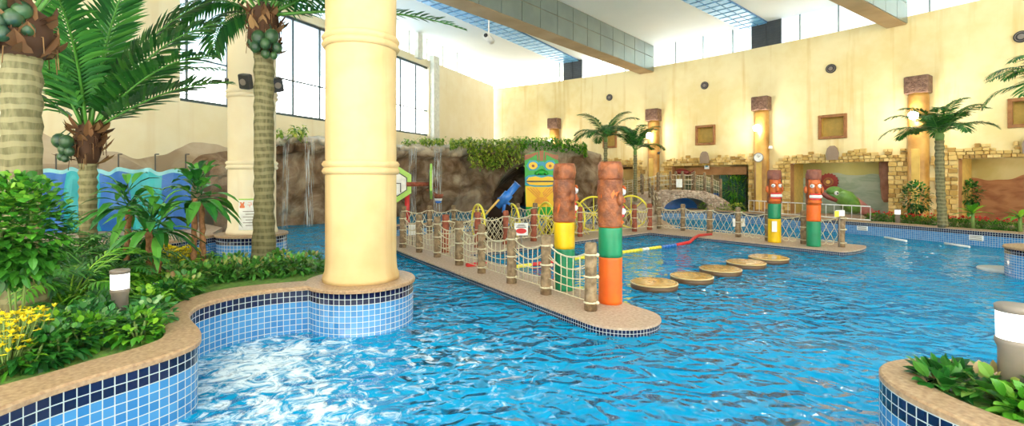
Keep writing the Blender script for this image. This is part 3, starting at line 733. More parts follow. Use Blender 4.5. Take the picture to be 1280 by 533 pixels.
# stone surrounds
for i, (a0, a1, z0, z1) in enumerate(openings):
    t = thing('stone_surround', WP((a0+a1)/2, z0, RW), ['tan stone block surround of the opening right of the rock cave', 'tan stone block surround of the opening behind the arched bridge', 'tan stone block surround of the opening with the flower disc', 'tan stone block surround of the rightmost opening with the desert mural'][i], 'stone surround')
    b = MB(); rnd = random.Random(10+i)
    zz = z0
    while zz < z1:
        h = rnd.uniform(.12, .22)
        for a, sg in ((a0, -1), (a1, 1)):
            x = 0; lim = rnd.uniform(.38, .75)
            while x < lim:
                w = rnd.uniform(.15, .30); aa_ = a+sg*(x+w/2)/RW; dp = rnd.uniform(.05, .12)
                b.bbox(WP(aa_, zz+h/2, RW-dp/2+.02), (w-.02, dp+.06, h-.02), .012, -aa_, 0, rnd.random()); x += w
        zz += h
    L = (a1-a0)*RW
    for row in range(4):
        x = -.5
        while x < L+.5:
            w = rnd.uniform(.13, .27); h = .13
            if row < 2 or rnd.random() < (.75 if row == 2 else .28):
                aa_ = a0+(x+w/2)/RW; dp = rnd.uniform(.05, .13); hh = h+(rnd.uniform(-.03, .06) if row >= 2 else 0)
                b.bbox(WP(aa_, z1+row*h+hh/2, RW-dp/2+.02), (w-.02, dp+.06, hh-.015), .012, -aa_, 0, rnd.random())
            x += w
    b.build('stone_blocks', M['stone'], t)
    if i:
        am = {1: phi_at(882), 2: phi_at(1042), 3: phi_at(1292)}[i]; m_ = MB()
        m_.plate([(-.22, 0), (.22, 0), (.24, .3), (.18, .52), (.08, .62), (-.08, .62), (-.18, .52), (-.24, .3)], WP(am, z1+.12, RW-.1), Vector((math.cos(am), -math.sin(am), 0)), (0, 0, 1), .1)
        m_.build('keystone', M['bridge'], t)
# niches
for i, (a0, a1, z0, z1) in enumerate(niches):
    am = (a0+a1)/2; L = (a1-a0)*RW
    t = thing('wall_niche', WP(am, z0, RW), ['small square brown framed niche behind the two middle palms', 'small square brown framed niche above the bridge', 'small square brown framed niche above the flower disc opening', 'small square brown framed niche at the right edge above the mural'][i], 'niche')
    b = MB(); ux = Vector((math.cos(am), -math.sin(am), 0)); w = .12; zm = (z0+z1)/2
    for s_ in (-1, 1):
        b.bbox(WP(am, zm, RW-.02)+ux*s_*(L/2), (w, .12, z1-z0+w), .012, -am)
        b.bbox(WP(am, zm+s_*(z1-z0)/2, RW-.02), (L-w, .12, w), .012, -am)
    b.build('frame', M['nicheframe'], t)
    b = MB()
    b.quad(WP(a1, z0, RW+.38), WP(a0, z0, RW+.38), WP(a0, z1, RW+.38), WP(a1, z1, RW+.38)); 
    b.quad(WP(a0, z0), WP(a0, z0, RW+.38), WP(a0, z1, RW+.38), WP(a0, z1)); b.quad(WP(a1, z0), WP(a1, z0, RW+.38), WP(a1, z1, RW+.38), WP(a1, z1))
    b.quad(WP(a0, z0), WP(a1, z0), WP(a1, z0, RW+.38), WP(a0, z0, RW+.38)); b.quad(WP(a0, z1), WP(a1, z1), WP(a1, z1, RW+.38), WP(a0, z1, RW+.38))
    b.build('recess', M['nichein'], t)
# round speakers
for px, py, lb in ((762, 122, 'small round dark ceiling-high speaker above the middle palms'), (881, 107, 'round dark wall speaker above the niche over the bridge'), (1039, 86, 'round dark wall speaker above the niche over the flower disc'), (1277, 46, 'round dark wall speaker at the right edge of the wall')):
    a = phi_at(px); w = WP(a, 0); z = zat(py, w.y); t = thing('wall_speaker', WP(a, z, RW), lb, 'speaker')
    nrm = -Vector((math.sin(a), math.cos(a), 0)); p = WP(a, z, RW)
    b = MB(); b.tube([p, p+nrm*.06], .2, 20); b.build('housing', M['black'], t)
    b = MB(); b.tube([p+nrm*.06+Vector((0, 0, 0)), p+nrm*.075], .09, 16); b.tube([p+nrm*.07+Vector((math.cos(q)*math.cos(a), -math.cos(q)*math.sin(a), math.sin(q)))*.15 for q in [2*PI*k/20 for k in range(20)]], .012, 5, closed=True); b.build('cone', M['bollard'], t)
# wall columns with carved capitals and lamps
wc = [(693, 'brown wall column with carved capital, behind the tiki head'), (817, 'brown wall column with carved capital, left of the bridge opening'), (952, 'brown wall column with carved capital and a round clock'), (1148, 'brown wall column with carved capital, behind the right palm'), (1420, 'brown wall column outside')]
ldz = 4.37
for i, (px, lb) in enumerate(wc[:4]):
    a = phi_at(px, RW-.2); ux = Vector((math.cos(a), -math.sin(a), 0)); nrm = -Vector((math.sin(a), math.cos(a), 0))
    c = WP(a, 0, RW-.2); t = thing('wall_column', (c.x, c.y, .31), lb, 'column', None)
    b = MB(); b.lathe([(.37, .31), (.37, .45), (.33, .5), (.33, 5.1), (.31, 5.25)], (c.x, c.y, 0), 28); b.build('shaft', M['column_w'], t)
    b = MB(); b.bbox((c.x, c.y, 5.58), (.76, .62, .68), .03, -a)
    rr = random.Random(i)
    for k in range(16):
        x = (k % 4-1.5)*.17; z = 5.33+(k//4)*.16; q = Vector((c.x, c.y, z))+ux*x+nrm*.31
        b.tube([q+ux*math.cos(th)*.06+Vector((0, 0, math.sin(th)*.05)) for th in [2*PI*j/8+rr.random() for j in range(8)]], .018, 5, closed=True)
    b.build('capital', M['carved'], t)
    b = MB(); q = Vector((c.x, c.y, 1.75))+nrm*.29; b.bbox(q, (.26, .12, 2.7), .01, -a); b.build('inset_panel', M['inset'], t)
    lt = thing('wall_lamp', Vector((c.x, c.y, ldz))+nrm*.33, ['glowing wall lamp on the column behind the tiki head', 'glowing wall lamp on the column left of the bridge opening', 'glowing wall lamp on the column above the clock', 'glowing wall lamp on the column behind the right palm'][i], 'lamp', None)
    p = Vector((c.x, c.y, ldz))+nrm*.33
    b = MB(); b.tube([p-Vector((0, 0, .02)), p+nrm*.12], .05, 10); b.tube([p+nrm*.10, p+nrm*.16], [.12, .15], 14); b.build('bracket', M['dark'], lt)
    b = MB(); b.sphere(p+nrm*.22, .17, 14); b.build('bulb', M['bulb'], lt)
    ld = bpy.data.lights.new('column_light', 'POINT'); ld.energy = 55; ld.color = (1, .86, .6); ld.shadow_soft_size = .16
    lo = bpy.data.objects.new('column_light', ld); COL.objects.link(lo); lo.location = p+nrm*.55

# ---------------------------------------------------------------- rock, waterfall ledge, cave
key = [(262, 14.3, 2.2), (300, 15.2, 2.7), (345, 16.3, 3.2), (375, 17.1, 3.35), (415, 18.0, 3.35), (460, 19.8, 3.3), (500, 21.2, 3.3), (535, 22.6, 3.35), (570, 23.4, 3.45), (600, 24.0, 3.6), (620, 24.2, 3.6), (650, 24.2, 3.7), (690, 24.2, 3.7), (720, 24.6, 3.6), (745, 25.6, 3.2), (757, 27.5, 2.7), (757, 30.0, 2.4)]
rp = [D(px, Z) for px, Z, h in key]
def cr(vals, n):
    out = []
    for i in range(len(vals)-1):
        for j in range(n): out.append(vals[i]+(vals[i+1]-vals[i])*j/n)
    out.append(vals[-1]); return out
rps = smooth(rp, 10); hs = cr([k[2] for k in key], 10); pxs = cr([k[0] for k in key], 10)
nrm_ = offset(rps, 1.0); b = MB(); NZ = 34
grid = []
for i, p in enumerate(rps):
    nn = (Vector((nrm_[i].x, nrm_[i].y))-p); 
    if (p+nn).length > p.length: nn = -nn     # towards the camera side
    colm = []
    for k in range(NZ+9):
        t = min(k/NZ, 1); z = -.06+(hs[i]+.06)*t
        q = Vector((p.x, p.y, z)); d = .45*mnoise.fractal(q*.6, .8, 2.1, 4)+.12*mnoise.noise(q*2.7)
        d += .25*math.sin(t*PI)*0+ (.35 if .86 < t <= 1 and 330 < pxs[i] < 640 else 0)*(1 if k <= NZ else 1)
        # the cave
        cw = (pxs[i]-667)/52; ch = z/2.75
        if abs(cw) < 1:
            arch = (1-abs(cw)**2.6)**.5
            if ch < arch: d -= 6.0*min(1, (arch-ch)*6)
        back = 0
        if k > NZ: back = (k-NZ)*.34; z = hs[i]+.28*mnoise.noise(Vector((p.x, p.y, k*.4)))+.03*(k-NZ)
        q = Vector((p.x, p.y, z))+Vector((nn.x, nn.y, 0))*(d-back)
        colm.append(q)
    grid.append(colm)
n0 = len(b.v); K = NZ+9
for c_ in grid: b.v += c_
for i in range(len(grid)-1):
    for k in range(K-1): b.face((n0+i*K+k, n0+(i+1)*K+k, n0+(i+1)*K+k+1, n0+i*K+k+1), sm=True)
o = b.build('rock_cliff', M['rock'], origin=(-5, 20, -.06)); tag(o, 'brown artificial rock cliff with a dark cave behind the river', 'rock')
# pale overflow lips and falling water
def along(px):
    j = min(range(len(pxs)), key=lambda q: abs(pxs[q]-px) if q < 135 else 999); return rps[j], hs[j], j
def lip(x0, x1, lb, lb2, hz=0.0):
    b = MB(); f = MB(); path = []
    j0, j1 = along(x0)[2], along(x1)[2]
    path = rps[j0:j1+1]; out = []; inn = []
    for i, p in enumerate(path):
        nn = -p.normalized(); wv = .75+.18*math.sin(i*1.1)+.1*math.sin(i*2.3); out.append(p+nn*wv); inn.append(p-nn*1.0)
    h = hs[j0]
    zs = [hs[j0+i]+.02+.03*math.sin(i*1.7) for i in range(len(path))]
    base = len(b.v); K = 6
    for i in range(len(path)):
        o_, n_ = out[i], inn[i]; mm = o_.lerp(n_, .25)
        m2 = o_.lerp(n_, .6)
        b.v += [Vector((mm.x, mm.y, zs[i]-.22)), Vector((*o_, zs[i]-.13)), Vector((*o_, zs[i]-.02)), Vector((*o_.lerp(n_, .08), zs[i]+.03)), Vector((*m2, zs[i]+.12)), Vector((*n_, zs[i]+.2))]
    for i in range(len(path)-1):
        for k in range(K-1): b.face((base+i*K+k, base+(i+1)*K+k, base+(i+1)*K+k+1, base+i*K+k+1), sm=True)
    o1 = b.build('overflow_ledge', M['ledge'], origin=(*path[0], zs[0])); tag(o1, lb, 'rock ledge')
    base = 0; m = len(path)
    for i in range(m):
        p = out[i]+Vector((0, -.04)); 
        for k in range(7): z = (zs[i]-.05)*(1-k/6)+.31*(k/6); f.v.append(Vector((p.x, p.y-.12*k/6, z)))
    for i in range(m-1):
        if (i // 3) % 3 == 1:
            for k in range(6): f.face((i*7+k, (i+1)*7+k, (i+1)*7+k+1, i*7+k+1), sm=True)
    o2 = f.build('waterfall', M['fall'], origin=(*path[0], .3)); tag(o2, lb2, 'waterfall')
lip(346, 412, 'pale rock overflow ledge left of the thick front column', 'thin waterfall dropping from the ledge left of the front column')
lip(500, 556, 'pale rock overflow ledge right of the thick front column', 'thin waterfall dropping behind the green hexagon panels')
# vines and shrubs on the rock
def bush_mb(c, R, n, L, w, b=None, up=.35, droop=.3, hollow=.45, rnd=random, nseg=3):
    b = b or MB(); c = Vector(c); R = Vector(R) if not isinstance(R, (int, float)) else Vector((R, R, R))
    for _ in range(n):
        v = rvec(); k = hollow+(1-hollow)*rnd.random()**.6
        p = c+Vector((v.x*R.x, v.y*R.y, v.z*R.z))*k; d = (v+rvec()*.6+Vector((0, 0, up))).normalized()
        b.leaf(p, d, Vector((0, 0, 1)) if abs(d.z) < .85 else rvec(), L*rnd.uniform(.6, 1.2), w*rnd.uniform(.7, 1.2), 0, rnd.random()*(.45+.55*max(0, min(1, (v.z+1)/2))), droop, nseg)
    return b
def vine(px0, px1, drop, n, name, lb, mat, zadd=.15, fwd=.35, grp=None):
    b = MB()
    for _ in range(n):
        px = random.uniform(px0, px1); p, h, j = along(px); nn = -p.normalized()
        q = p+nn*(fwd+random.uniform(-.5, .35)); L = drop*random.random()**1.6
        z = h+zadd+random.uniform(-.1, .18)-L
        if L > .15: q = p+nn*(fwd+.28+random.uniform(-.05, .15))
        d = Vector((random.uniform(-1, 1), -random.random(), random.uniform(-.8, .5)))
        b.leaf((q.x, q.y, z), d, (0, 0, 1), random.uniform(.10, .2), random.uniform(.06, .11), 0, random.random(), .4)
    # runners carrying the leaves
    for _ in range(max(4, int(n/60))):
        px = random.uniform(px0, px1); p, h, j = along(px); nn = -p.normalized(); q = p+nn*(fwd+.25)
        b.tube([(p.x-nn.x*.3, p.y-nn.y*.3, h+.05), (q.x, q.y, h+.05), (q.x, q.y, h-drop*.6)], .012, 4)
    p, h, j = along((px0+px1)/2)
    o = b.build(name, mat, origin=(p.x, p.y, h)); tag(o, lb, 'vine', grp)
vine(340, 352, .3, 90, 'creeping_plant', 'small yellow-green creeper on the rock left of the front column, first clump', M['leafy'], .25)
vine(363, 385, .3, 140, 'creeping_plant', 'yellow-green creeper clump on the rock above the left waterfall', M['leafy'], .3)
vine(504, 520, .1, 130, 'creeping_plant', 'small green clump just right of the front column on the rock top', M['leafy'], .25, .0)
vine(524, 555, .15, 330, 'creeping_plant', 'yellow-green clump on the rock top above the hexagon panels', M['leafy'], .35, .1)
vine(562, 590, .25, 420, 'creeping_plant', 'green clump on the rock top left of the hanging vines', M['leafy'], .3, .2)
vine(585, 655, 1.3, 1700, 'hanging_vine', 'thick green vines hanging over the left edge of the cave', M['leafy'], .2, .3)
vine(650, 745, .5, 1100, 'hanging_vine', 'green vines over the top right of the cave behind the tiki head', M['leafb'], .2, .3)

# ---------------------------------------------------------------- blue tarpaulin on the left
t = thing('tarpaulin', D(140, 11.2, .68), 'shiny blue and teal plastic sheet hung in front of the left mural', 'tarpaulin')
b = MB(); NX, NZ_ = 90, 16
def tpt(i, k):
    s = i/NX; px = -60+s*300; Z = 10.6+1.3*s; p = D(px, Z); zt = zat(212+2*math.sin(s*60)+1.5*math.sin(s*23), Z); z = .68+(zt-.68)*k/NZ_
    fold = .03*math.sin(s*34)+.16*mnoise.noise(Vector((s*12, z*1.2, 3))); bulge = .10*mnoise.noise(Vector((s*5, z*1.5, 9)))
    return Vector((p.x, p.y+fold+bulge, z))
for i in range(NX):
    m_ = 1 if (int(i/NX*7.3+.6) % 2) else 0
    for k in range(NZ_):
        b.quad(tpt(i, k), tpt(i+1, k), tpt(i+1, k+1), tpt(i, k+1), 2 if k == NZ_-1 else m_, sm=True)
b.build('sheet', [M['tarp_t'], M['tarp_b'], M['tarp_s']], t)
for px in (70, 148, 194, 232):
    b = MB(); Z = 10.6+1.3*(px+60)/300+.15; p = D(px, Z); b.tube([(p.x, p.y, .67), (p.x, p.y, zat(193, Z))], .018, 6)
    b.tube([(p.x, p.y, zat(193, Z)), (p.x+.09, p.y, zat(193, Z))], .015, 6); b.build('pole', M['dark'], t)

# ---------------------------------------------------------------- palms
def frond_mb(p, az, el, L, leafL, b=None, droop=1.0, n=26, w=.05, rnd=random, bend=1.0):
    b = b or MB(); p = Vector(p); pts = []; cur = p.copy(); e = el; NS = 12; tang = []
    for i in range(NS+1):
        pts.append(cur.copy()); d = dirv(az, e); tang.append(d); cur = cur+d*(L/NS); e -= droop*(.04+.16*(i/NS))*bend
    b.tube(pts, [.022*(1-.8*i/NS)*max(.6, L/2.2) for i in range(NS+1)], 5, 0, .9)
    for k in range(n):
        t = .12+.88*(k+.5)/n; f = t*NS; i = min(int(f), NS-1); q = pts[i].lerp(pts[i+1], f-i); d = tang[i]
        side = d.cross(Vector((0, 0, 1))); side = side.normalized() if side.length > .05 else dirv(az+PI/2, 0)
        ll = leafL*(math.sin(PI*min(1, .18+t*.82))**.6)*(1 if t < .9 else .75)+.05
        for s_ in (-1, 1):
            dd = (d*(.45+.5*t)+side*s_*(1-.35*t)+Vector((0, 0, .25+rnd.uniform(-.15, .1)))).normalized()
            b.leaf(q, dd, side.cross(d), ll*rnd.uniform(.85, 1.1), w, 0, rnd.random()*.8, .35*droop, 3, .1)
    return b
def palm(base, z0, ztop, r0, r1, label, fr, nuts, boot=.55, name='coconut_palm', lean=(0, 0), leafL=.5, seed=1, group=None, w=.05, nleaf=26, bootr=1.0, ns=(0, 0, 1)):
    rnd = random.Random(seed); base = Vector((base[0], base[1], z0)); t = thing(name, base, label, 'palm tree', group)
    top = base+Vector((lean[0], lean[1], ztop-z0)); b = MB(); pts = []; rs = []
    for i in range(25):
        u = i/24; p = base.lerp(top, u)+Vector((lean[0]*.3*math.sin(u*PI), 0, 0)); pts.append(p); rs.append(r1+(r0-r1)*max(0, 1-u*3.2)**1.5+.012*math.sin(u*70))
    pts[0].z -= .02
    b.tube(pts, rs, 20); b.build('trunk', M['trunk'], t)
    if boot:
        b = MB(); bb = MB()
        b.tube([top+Vector((0, 0, -.02)), top+Vector((0, 0, boot*.35)), top+Vector((0, 0, boot)), top+Vector((0, 0, boot*1.25))], [r1*1.0, r1*1.3*bootr, r1*1.15*bootr, r1*.5], 12)
        for k in range(46):
            az = rnd.uniform(0, 2*PI); h = rnd.uniform(-.02, boot); q = top+Vector((math.cos(az)*r1*1.05, math.sin(az)*r1*1.05, h))
            b.leaf(q, dirv(az, rnd.uniform(.3, 1.25)), dirv(az, 0), rnd.uniform(.16, .34)*min(1, boot*2.2), rnd.uniform(.08, .16), 0, rnd.random(), .0, 3, .5)
        for k in range(int(70*boot)):
            az = rnd.uniform(0, 2*PI); q = top+Vector((math.cos(az)*r1*1.2, math.sin(az)*r1*1.2, rnd.uniform(.05, boot)))
            b.tube([q, q+dirv(az, -.2)*.08, q+dirv(az, -1.1)*.2], .006, 3, 0, rnd.random())
        b.build('fibre_crown', M['fiber'], t)
    ct = top+Vector((0, 0, (boot or .1)*.95))
    if not boot:
        b = MB(); b.tube([top-Vector((0, 0, .02)), top+Vector((0, 0, .15)), top+Vector((0, 0, .32))], [r1*.9, r1*1.05, r1*.6], 10); b.build('crown_shaft', M['gstem'], t); ct = top+Vector((0, 0, .24))
    for (az, el, L, dr) in fr:
        mb = frond_mb(ct+dirv(az, 0)*r1*.5, az, el, L, leafL, None, dr, nleaf, w, rnd); mb.build('frond', M['frond'], t)
    for (dx, dy, dz, r) in nuts:
        dx += ns[0]; dz += ns[1]; r *= ns[2]
        mb = MB(); c = top+Vector((dx, dy, dz)); mb.sphere(c, (r, r, r*1.15), 14)
        mb.tube([c+Vector((0, 0, r*.9)), c+Vector((-dx*.3, -dy*.3, r*2)), top+Vector((0, 0, boot*.5 if dz < boot*.4 else dz))], .012, 5)
        mb.build('coconut', M['nut'], t)
    return t
R_ = math.radians
# world azimuth: 0 = right of photo, 90 = away, 180 = left, 270 = towards the camera
Z = 4.8; p = D(27, Z)
palm(p, .42, zat(72, Z), .27, .155, 'big palm trunk at the left edge with a bunch of green coconuts overhead',
     [(R_(a), R_(e), 2.3, 1.0) for a, e in ((150, 55), (215, 50), (100, 60), (60, 65), (250, 70))],
     [(.02, -.24, .28, .085), (-.12, -.22, .30, .085), (.13, -.2, .33, .08), (-.05, -.28, .17, .075), (.09, -.27, .16, .07), (.17, -.16, .42, .08), (-.17, -.15, .42, .08), (.02, -.24, .45, .08), (-.14, -.2, .18, .06), (.2, -.14, .24, .06), (-.02, -.26, .06, .055)], .42, seed=3, bootr=1.25)
Z = 7.6; p = D(110, Z)
palm(p, .42, zat(205, Z), .15, .115, 'palm with spreading upright fronds and coconuts, in front of the blue sheet',
     [(R_(a), R_(e), L, d) for a, e, L, d in ((185, 72, 2.8, .8), (150, 60, 2.6, .9), (200, 50, 2.0, 1.3), (95, 80, 2.9, .5), (20, 70, 2.9, .6), (0, 58, 2.8, .7), (350, 44, 2.6, .7), (5, 34, 2.3, .5), (250, 70, 2.5, 1.0), (300, 66, 2.7, .9), (60, 55, 2.6, .8), (120, 70, 2.8, .7), (335, 74, 3.0, .5), (172, 82, 3.0, .5), (215, 76, 2.8, .7))],
     [(-.36, -.2, .22, .12), (-.19, -.27, .20, .11), (-.28, -.22, .08, .085), (-.16, -.25, .05, .08), (-.3, -.24, -.03, .065), (-.21, -.27, -.06, .06)], .55, ns=(.10, .13, .85), leafL=.6, seed=5, w=.06, nleaf=40, bootr=1.15)
Z = 8.4; p = D(330, Z)
palm(p, .42, zat(68, Z), .22, .16, 'tall palm in the middle of the bed with coconuts, in front of the speaker column',
     [(R_(a), R_(e), L, d) for a, e, L, d in ((180, 30, 2.0, 1.9), (200, 45, 2.2, 1.6), (160, 20, 1.6, 1.9), (0, 34, 1.9, 2.0), (345, 45, 2.6, 1.3), (8, 50, 3.3, 1.1), (355, 24, 3.6, .5), (0, 5, 3.5, .35), (30, 60, 3.0, 1.0), (270, 60, 2.0, 1.4), (235, 50, 2.1, 1.5), (305, 45, 2.0, 1.6), (90, 60, 2.6, 1.0), (130, 55, 2.6, 1.1), (185, 62, 2.8, .9), (355, 66, 2.8, .9))],
     [(-.1, -.22, .02, .15), (.12, -.22, .05, .14), (.05, -.3, -.1, .11), (-.14, -.26, -.14, .11), (.2, -.2, -.14, .1), (.03, -.26, -.26, .09), (.14, -.2, -.27, .075), (-.28, -.1, -.02, .1)], .72, ns=(.13, .2, .82), leafL=.42, seed=8, nleaf=34, w=.055, bootr=1.25)
# two palms in the middle distance, one right, and the right-edge palm
def thinpalm(px, Z, z0, ycrown, label, L, r, seed, n=11, lean=(0, 0), leafL=.5, els=(25, 75)):
    rnd = random.Random(seed); p = D(px, Z)
    fr = [(R_(360*k/n+rnd.uniform(-10, 10)), R_(rnd.uniform(*els)), L*rnd.uniform(.85, 1.1), 1.15) for k in range(n)]
    return palm(p, z0, zat(ycrown, Z), r*1.2, r, label, fr, [], 0, 'palm_tree', lean, leafL, seed, nleaf=38, w=.045, bootr=.9)
thinpalm(757, 23.0, .30, 178, 'slim palm left of the pair between tiki head and bridge', 1.9, .09, 21)
thinpalm(794, 23.5, .30, 194, 'slim palm right of the pair, just left of the bridge', 1.9, .085, 22)
thinpalm(1179, 15.6, .38, 176, 'slender palm in the far right flower bed before the brown column', 1.6, .12, 23, 14, (-.12, 0), .42, (22, 82))
Z = 12.5; p = D(1325, Z)
palm(p, .30, zat(118, Z), .16, .13, 'palm at the right edge, only its fronds reaching into view', [(R_(a), R_(e), L, d) for a, e, L, d in ((180, 28, 1.9, 1.0), (200, 12, 1.8, 1.0), (165, 42, 1.7, 1.3), (150, 10, 1.7, 1.2), (90, 50, 1.6, 1.3), (270, 50, 1.6, 1.3), (0, 40, 1.8, 1.3), (225, 35, 1.8, 1.3), (190, 55, 1.8, 1.4))], [], .3, 'palm_tree', seed=30, leafL=.45, nleaf=24)

# ---------------------------------------------------------------- plants of the left bed
def G(px, py, z=.42): return U(px, py, z)
def plant(name, base, label, cat, group=None): return thing(name, base, label, cat, group)
def canes(px, Z, ztop, label, nleaf, L, w, stems, seed, mat='leafd'):
    rnd = random.Random(seed); c = D(px, Z, .41); t = plant('cane_plant', c, label, 'plant')
    for k in range(stems):
        b = MB(); dx = (k-(stems-1)/2)*.13; q = c+Vector((dx, rnd.uniform(-.05, .05), 0)); tp = Vector((c.x+dx*.6, c.y+rnd.uniform(-.05, .05), ztop-rnd.random()*.15))
        b.tube([q.lerp(tp, u)+Vector((.01*math.sin(u*40), 0, 0)) for u in [i/14 for i in range(15)]], [.04+.006*math.sin(i*2.2) for i in range(15)], 8); b.build('stem', M['stem'], t)
    b = MB()
    for k in range(nleaf):
        az = 2*PI*k*.382+rnd.uniform(-.2, .2); el = rnd.uniform(-.35, 1.2); q = Vector((c.x+rnd.uniform(-.06, .06), c.y, ztop-.05+.35*rnd.random()*(el/1.2)))
        tip_ = q+dirv(az, el)*.18; b.tube([q, tip_], .008, 4, 0, .3)
        b.leaf(tip_, dirv(az, el), (0, 0, 1), L*rnd.uniform(.7, 1.1), w*rnd.uniform(.8, 1.1), 0, rnd.random(), .55, 5, .3)
    b.build('foliage', M[mat], t); return t
canes(248, 7.4, 1.66, 'cane plant with paired reddish stems and broad drooping dark leaves', 46, .44, .17, 2, 41)
canes(193, 6.5, 1.30, 'cane plant with rough red stem and long leaves, left of the paired stems', 42, .50, .13, 2, 42)
canes(160, 7.0, 1.55, 'tall glossy leafed plant before the blue sheet', 34, .55, .13, 1, 43)
def fern(base, label, n, L, leafL, seed, h=.0, mat='frond', group='feathery ferns in the front bed', el=(35, 80), w=.03):
    rnd = random.Random(seed); t = plant('fern', base, label, 'fern', group)
    b = MB()
    for k in range(n):
        az = 2*PI*k/n+rnd.uniform(-.3, .3); frond_mb(Vector(base)+Vector((0, 0, -.02)), az, R_(rnd.uniform(*el)), L*rnd.uniform(.7, 1.1), leafL, b, rnd.uniform(1.0, 1.8), 20, w, rnd)
    b.build('foliage', M[mat], t); return t
for k, (px, py, L, el, lb) in enumerate(((85, 395, 1.15, (40, 85), 'tall feathery fern just right of the left palm trunk'), (125, 372, 1.1, (40, 80), 'feathery fern behind the bollard light, left side'), (60, 372, 1.35, (45, 85), 'tall feathery fern behind the left palm trunk'),
        (160, 365, .95, (30, 75), 'feathery fern behind the bollard light, right side'), (110, 410, .7, (20, 70), 'low feathery fern left of the bollard light'), (105, 345, 1.3, (40, 80), 'feathery fern below the palm with spreading fronds'), (185, 375, .7, (20, 70), 'small fern right of the bollard light'), (20, 400, 1.0, (40, 80), 'fern at the left edge behind the yellow flowers'), (150, 345, 1.3, (40, 80), 'tall fern at the back before the blue sheet'), (215, 350, .8, (25, 70), 'fern between the reddish cane stems'))):
    fern(G(px, py), lb, 12, L, .26 if L > .8 else .2, 60+k, group=None, el=el, mat='frond' if k % 3 else 'leafb')
def leafy(name, base, label, R, n, L, w, mat, cat='plant', group=None, zc=None, nseg=3, stem=True, droop=.35):
    t = plant(name, base, label, cat, group); b = MB(); c = Vector(base)+Vector((0, 0, zc if zc is not None else R[2]*.75))
    if stem:
        s_ = MB()
        for k in range(5):
            v = dirv(k*1.3, .9); s_.tube([Vector(base)-Vector((0, 0, .02)), c+Vector((v.x*R[0]*.5, v.y*R[1]*.5, v.z*R[2]*.4))], .010, 4)
        s_.build('stem', M['gstem'], t)
    bush_mb(c, R, n, L, w, b, droop=droop, nseg=nseg); b.build('foliage', M[mat], t); return t
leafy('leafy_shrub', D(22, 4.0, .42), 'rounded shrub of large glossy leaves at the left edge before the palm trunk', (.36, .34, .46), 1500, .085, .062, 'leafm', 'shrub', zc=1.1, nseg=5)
leafy('leafy_shrub', D(-25, 3.9, .42), 'bright leaved shrub cut by the left edge of the view', (.34, .3, .42), 900, .09, .065, 'leafm', 'shrub', zc=1.1, nseg=5)
spots = [(105, 437, 'leafb'), (75, 448, 'leafd'), (130, 428, 'varieg'), (172, 428, 'leafb'), (185, 412, 'varieg'), (118, 412, 'leafd'), (185, 396, 'leafb'), (100, 420, 'varieg'), (60, 430, 'leafb'), (40, 462, 'leafd'), (120, 405, 'leafd'), (205, 385, 'leafd'), (190, 388, 'leafb')]
where = ['at the rim below the bollard light', 'beside the yellow flowers near the rim', 'at the rim right of the yellow flowers', 'in front of the bollard light', 'at the bend of the rim', 'left of the bollard foot', 'right of the bollard foot', 'before the low fern', 'behind the yellow flowers', 'under the yellow flowers', 'behind the bollard foot', 'behind the bend of the rim', 'just behind the rim bend, right of the bollard']
adj = {'leafb': 'bright green leafy ground plant ', 'leafd': 'dark green leafy ground plant ', 'varieg': 'pale veined leafy ground plant '}
for (px, py, mt), wh in zip(spots, where):
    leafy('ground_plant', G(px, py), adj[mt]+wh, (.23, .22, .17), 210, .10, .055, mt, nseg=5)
cr_ = [(215, 362), (235, 358), (256, 355), (278, 351), (300, 349), (322, 347), (345, 345), (366, 344), (386, 340), (225, 372), (262, 345), (292, 341), (350, 336)]
cw_ = ['first from the left along the curved rim', 'second from the left along the curved rim', 'left of the tall palm, near the paired stems', 'midway between paired stems and tall palm', 'just left of the tall palm foot', 'in front of the tall palm foot', 'just right of the tall palm foot', 'second right of the tall palm foot', 'nearest the thick front column', 'on the inside of the rim curve', 'behind the row, by the paired stems', 'behind the row, left of the tall palm', 'behind the row, right of the tall palm']
for (px, py), wh in zip(cr_, cw_):
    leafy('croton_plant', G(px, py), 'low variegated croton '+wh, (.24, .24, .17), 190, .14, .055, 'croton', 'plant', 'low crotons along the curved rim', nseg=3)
def flowers(base, label, R, nf, mat, leafmat, L=.05, stemh=.25, cat='flowers', nl=120, group=None):
    t = plant('flowering_plant', base, label, cat, group); b = MB(); c = Vector(base)
    bush_mb(c+Vector((0, 0, stemh*.5)), (R[0], R[1], stemh*.5), nl, .12, .03, b); b.build('foliage', M[leafmat], t)
    f = MB(); s_ = MB()
    for k in range(nf):
        q = c+Vector((random.uniform(-1, 1)*R[0], random.uniform(-1, 1)*R[1], stemh+random.uniform(-.3, 1)*R[2])); s_.tube([Vector((c.x, c.y, c.z)), Vector((q.x*.6+c.x*.4, q.y*.6+c.y*.4, c.z+.5*(q.z-c.z))), q], .005, 3)
        tl = rvec()*.7
        for j in range(6): az = 2*PI*j/6; f.leaf(q, (dirv(az, .35)+tl).normalized(), (0, 0, 1), L, L*.7, 0, random.random(), -.2)
    f.build('blossoms', M[mat], t); s_.build('stems', M['gstem'], t); return t
flowers(G(8, 470), 'yellow flowers at the left edge near the rim', (.18, .16, .22), 110, 'yflower', 'leafb', .034, .27)
flowers(G(38, 452), 'yellow flowers just right of the left palm trunk foot', (.12, .12, .18), 70, 'yflower', 'leafb', .034, .26)
flowers(G(215, 346), 'clump of yellow flowers behind, left of the paired stems', (.30, .25, .12), 90, 'yflower', 'leafy', .05, .32)
flowers(G(232, 341), 'clump of yellow flowers behind the paired cane stems', (.30, .25, .10), 80, 'yflower', 'leafy', .05, .28)
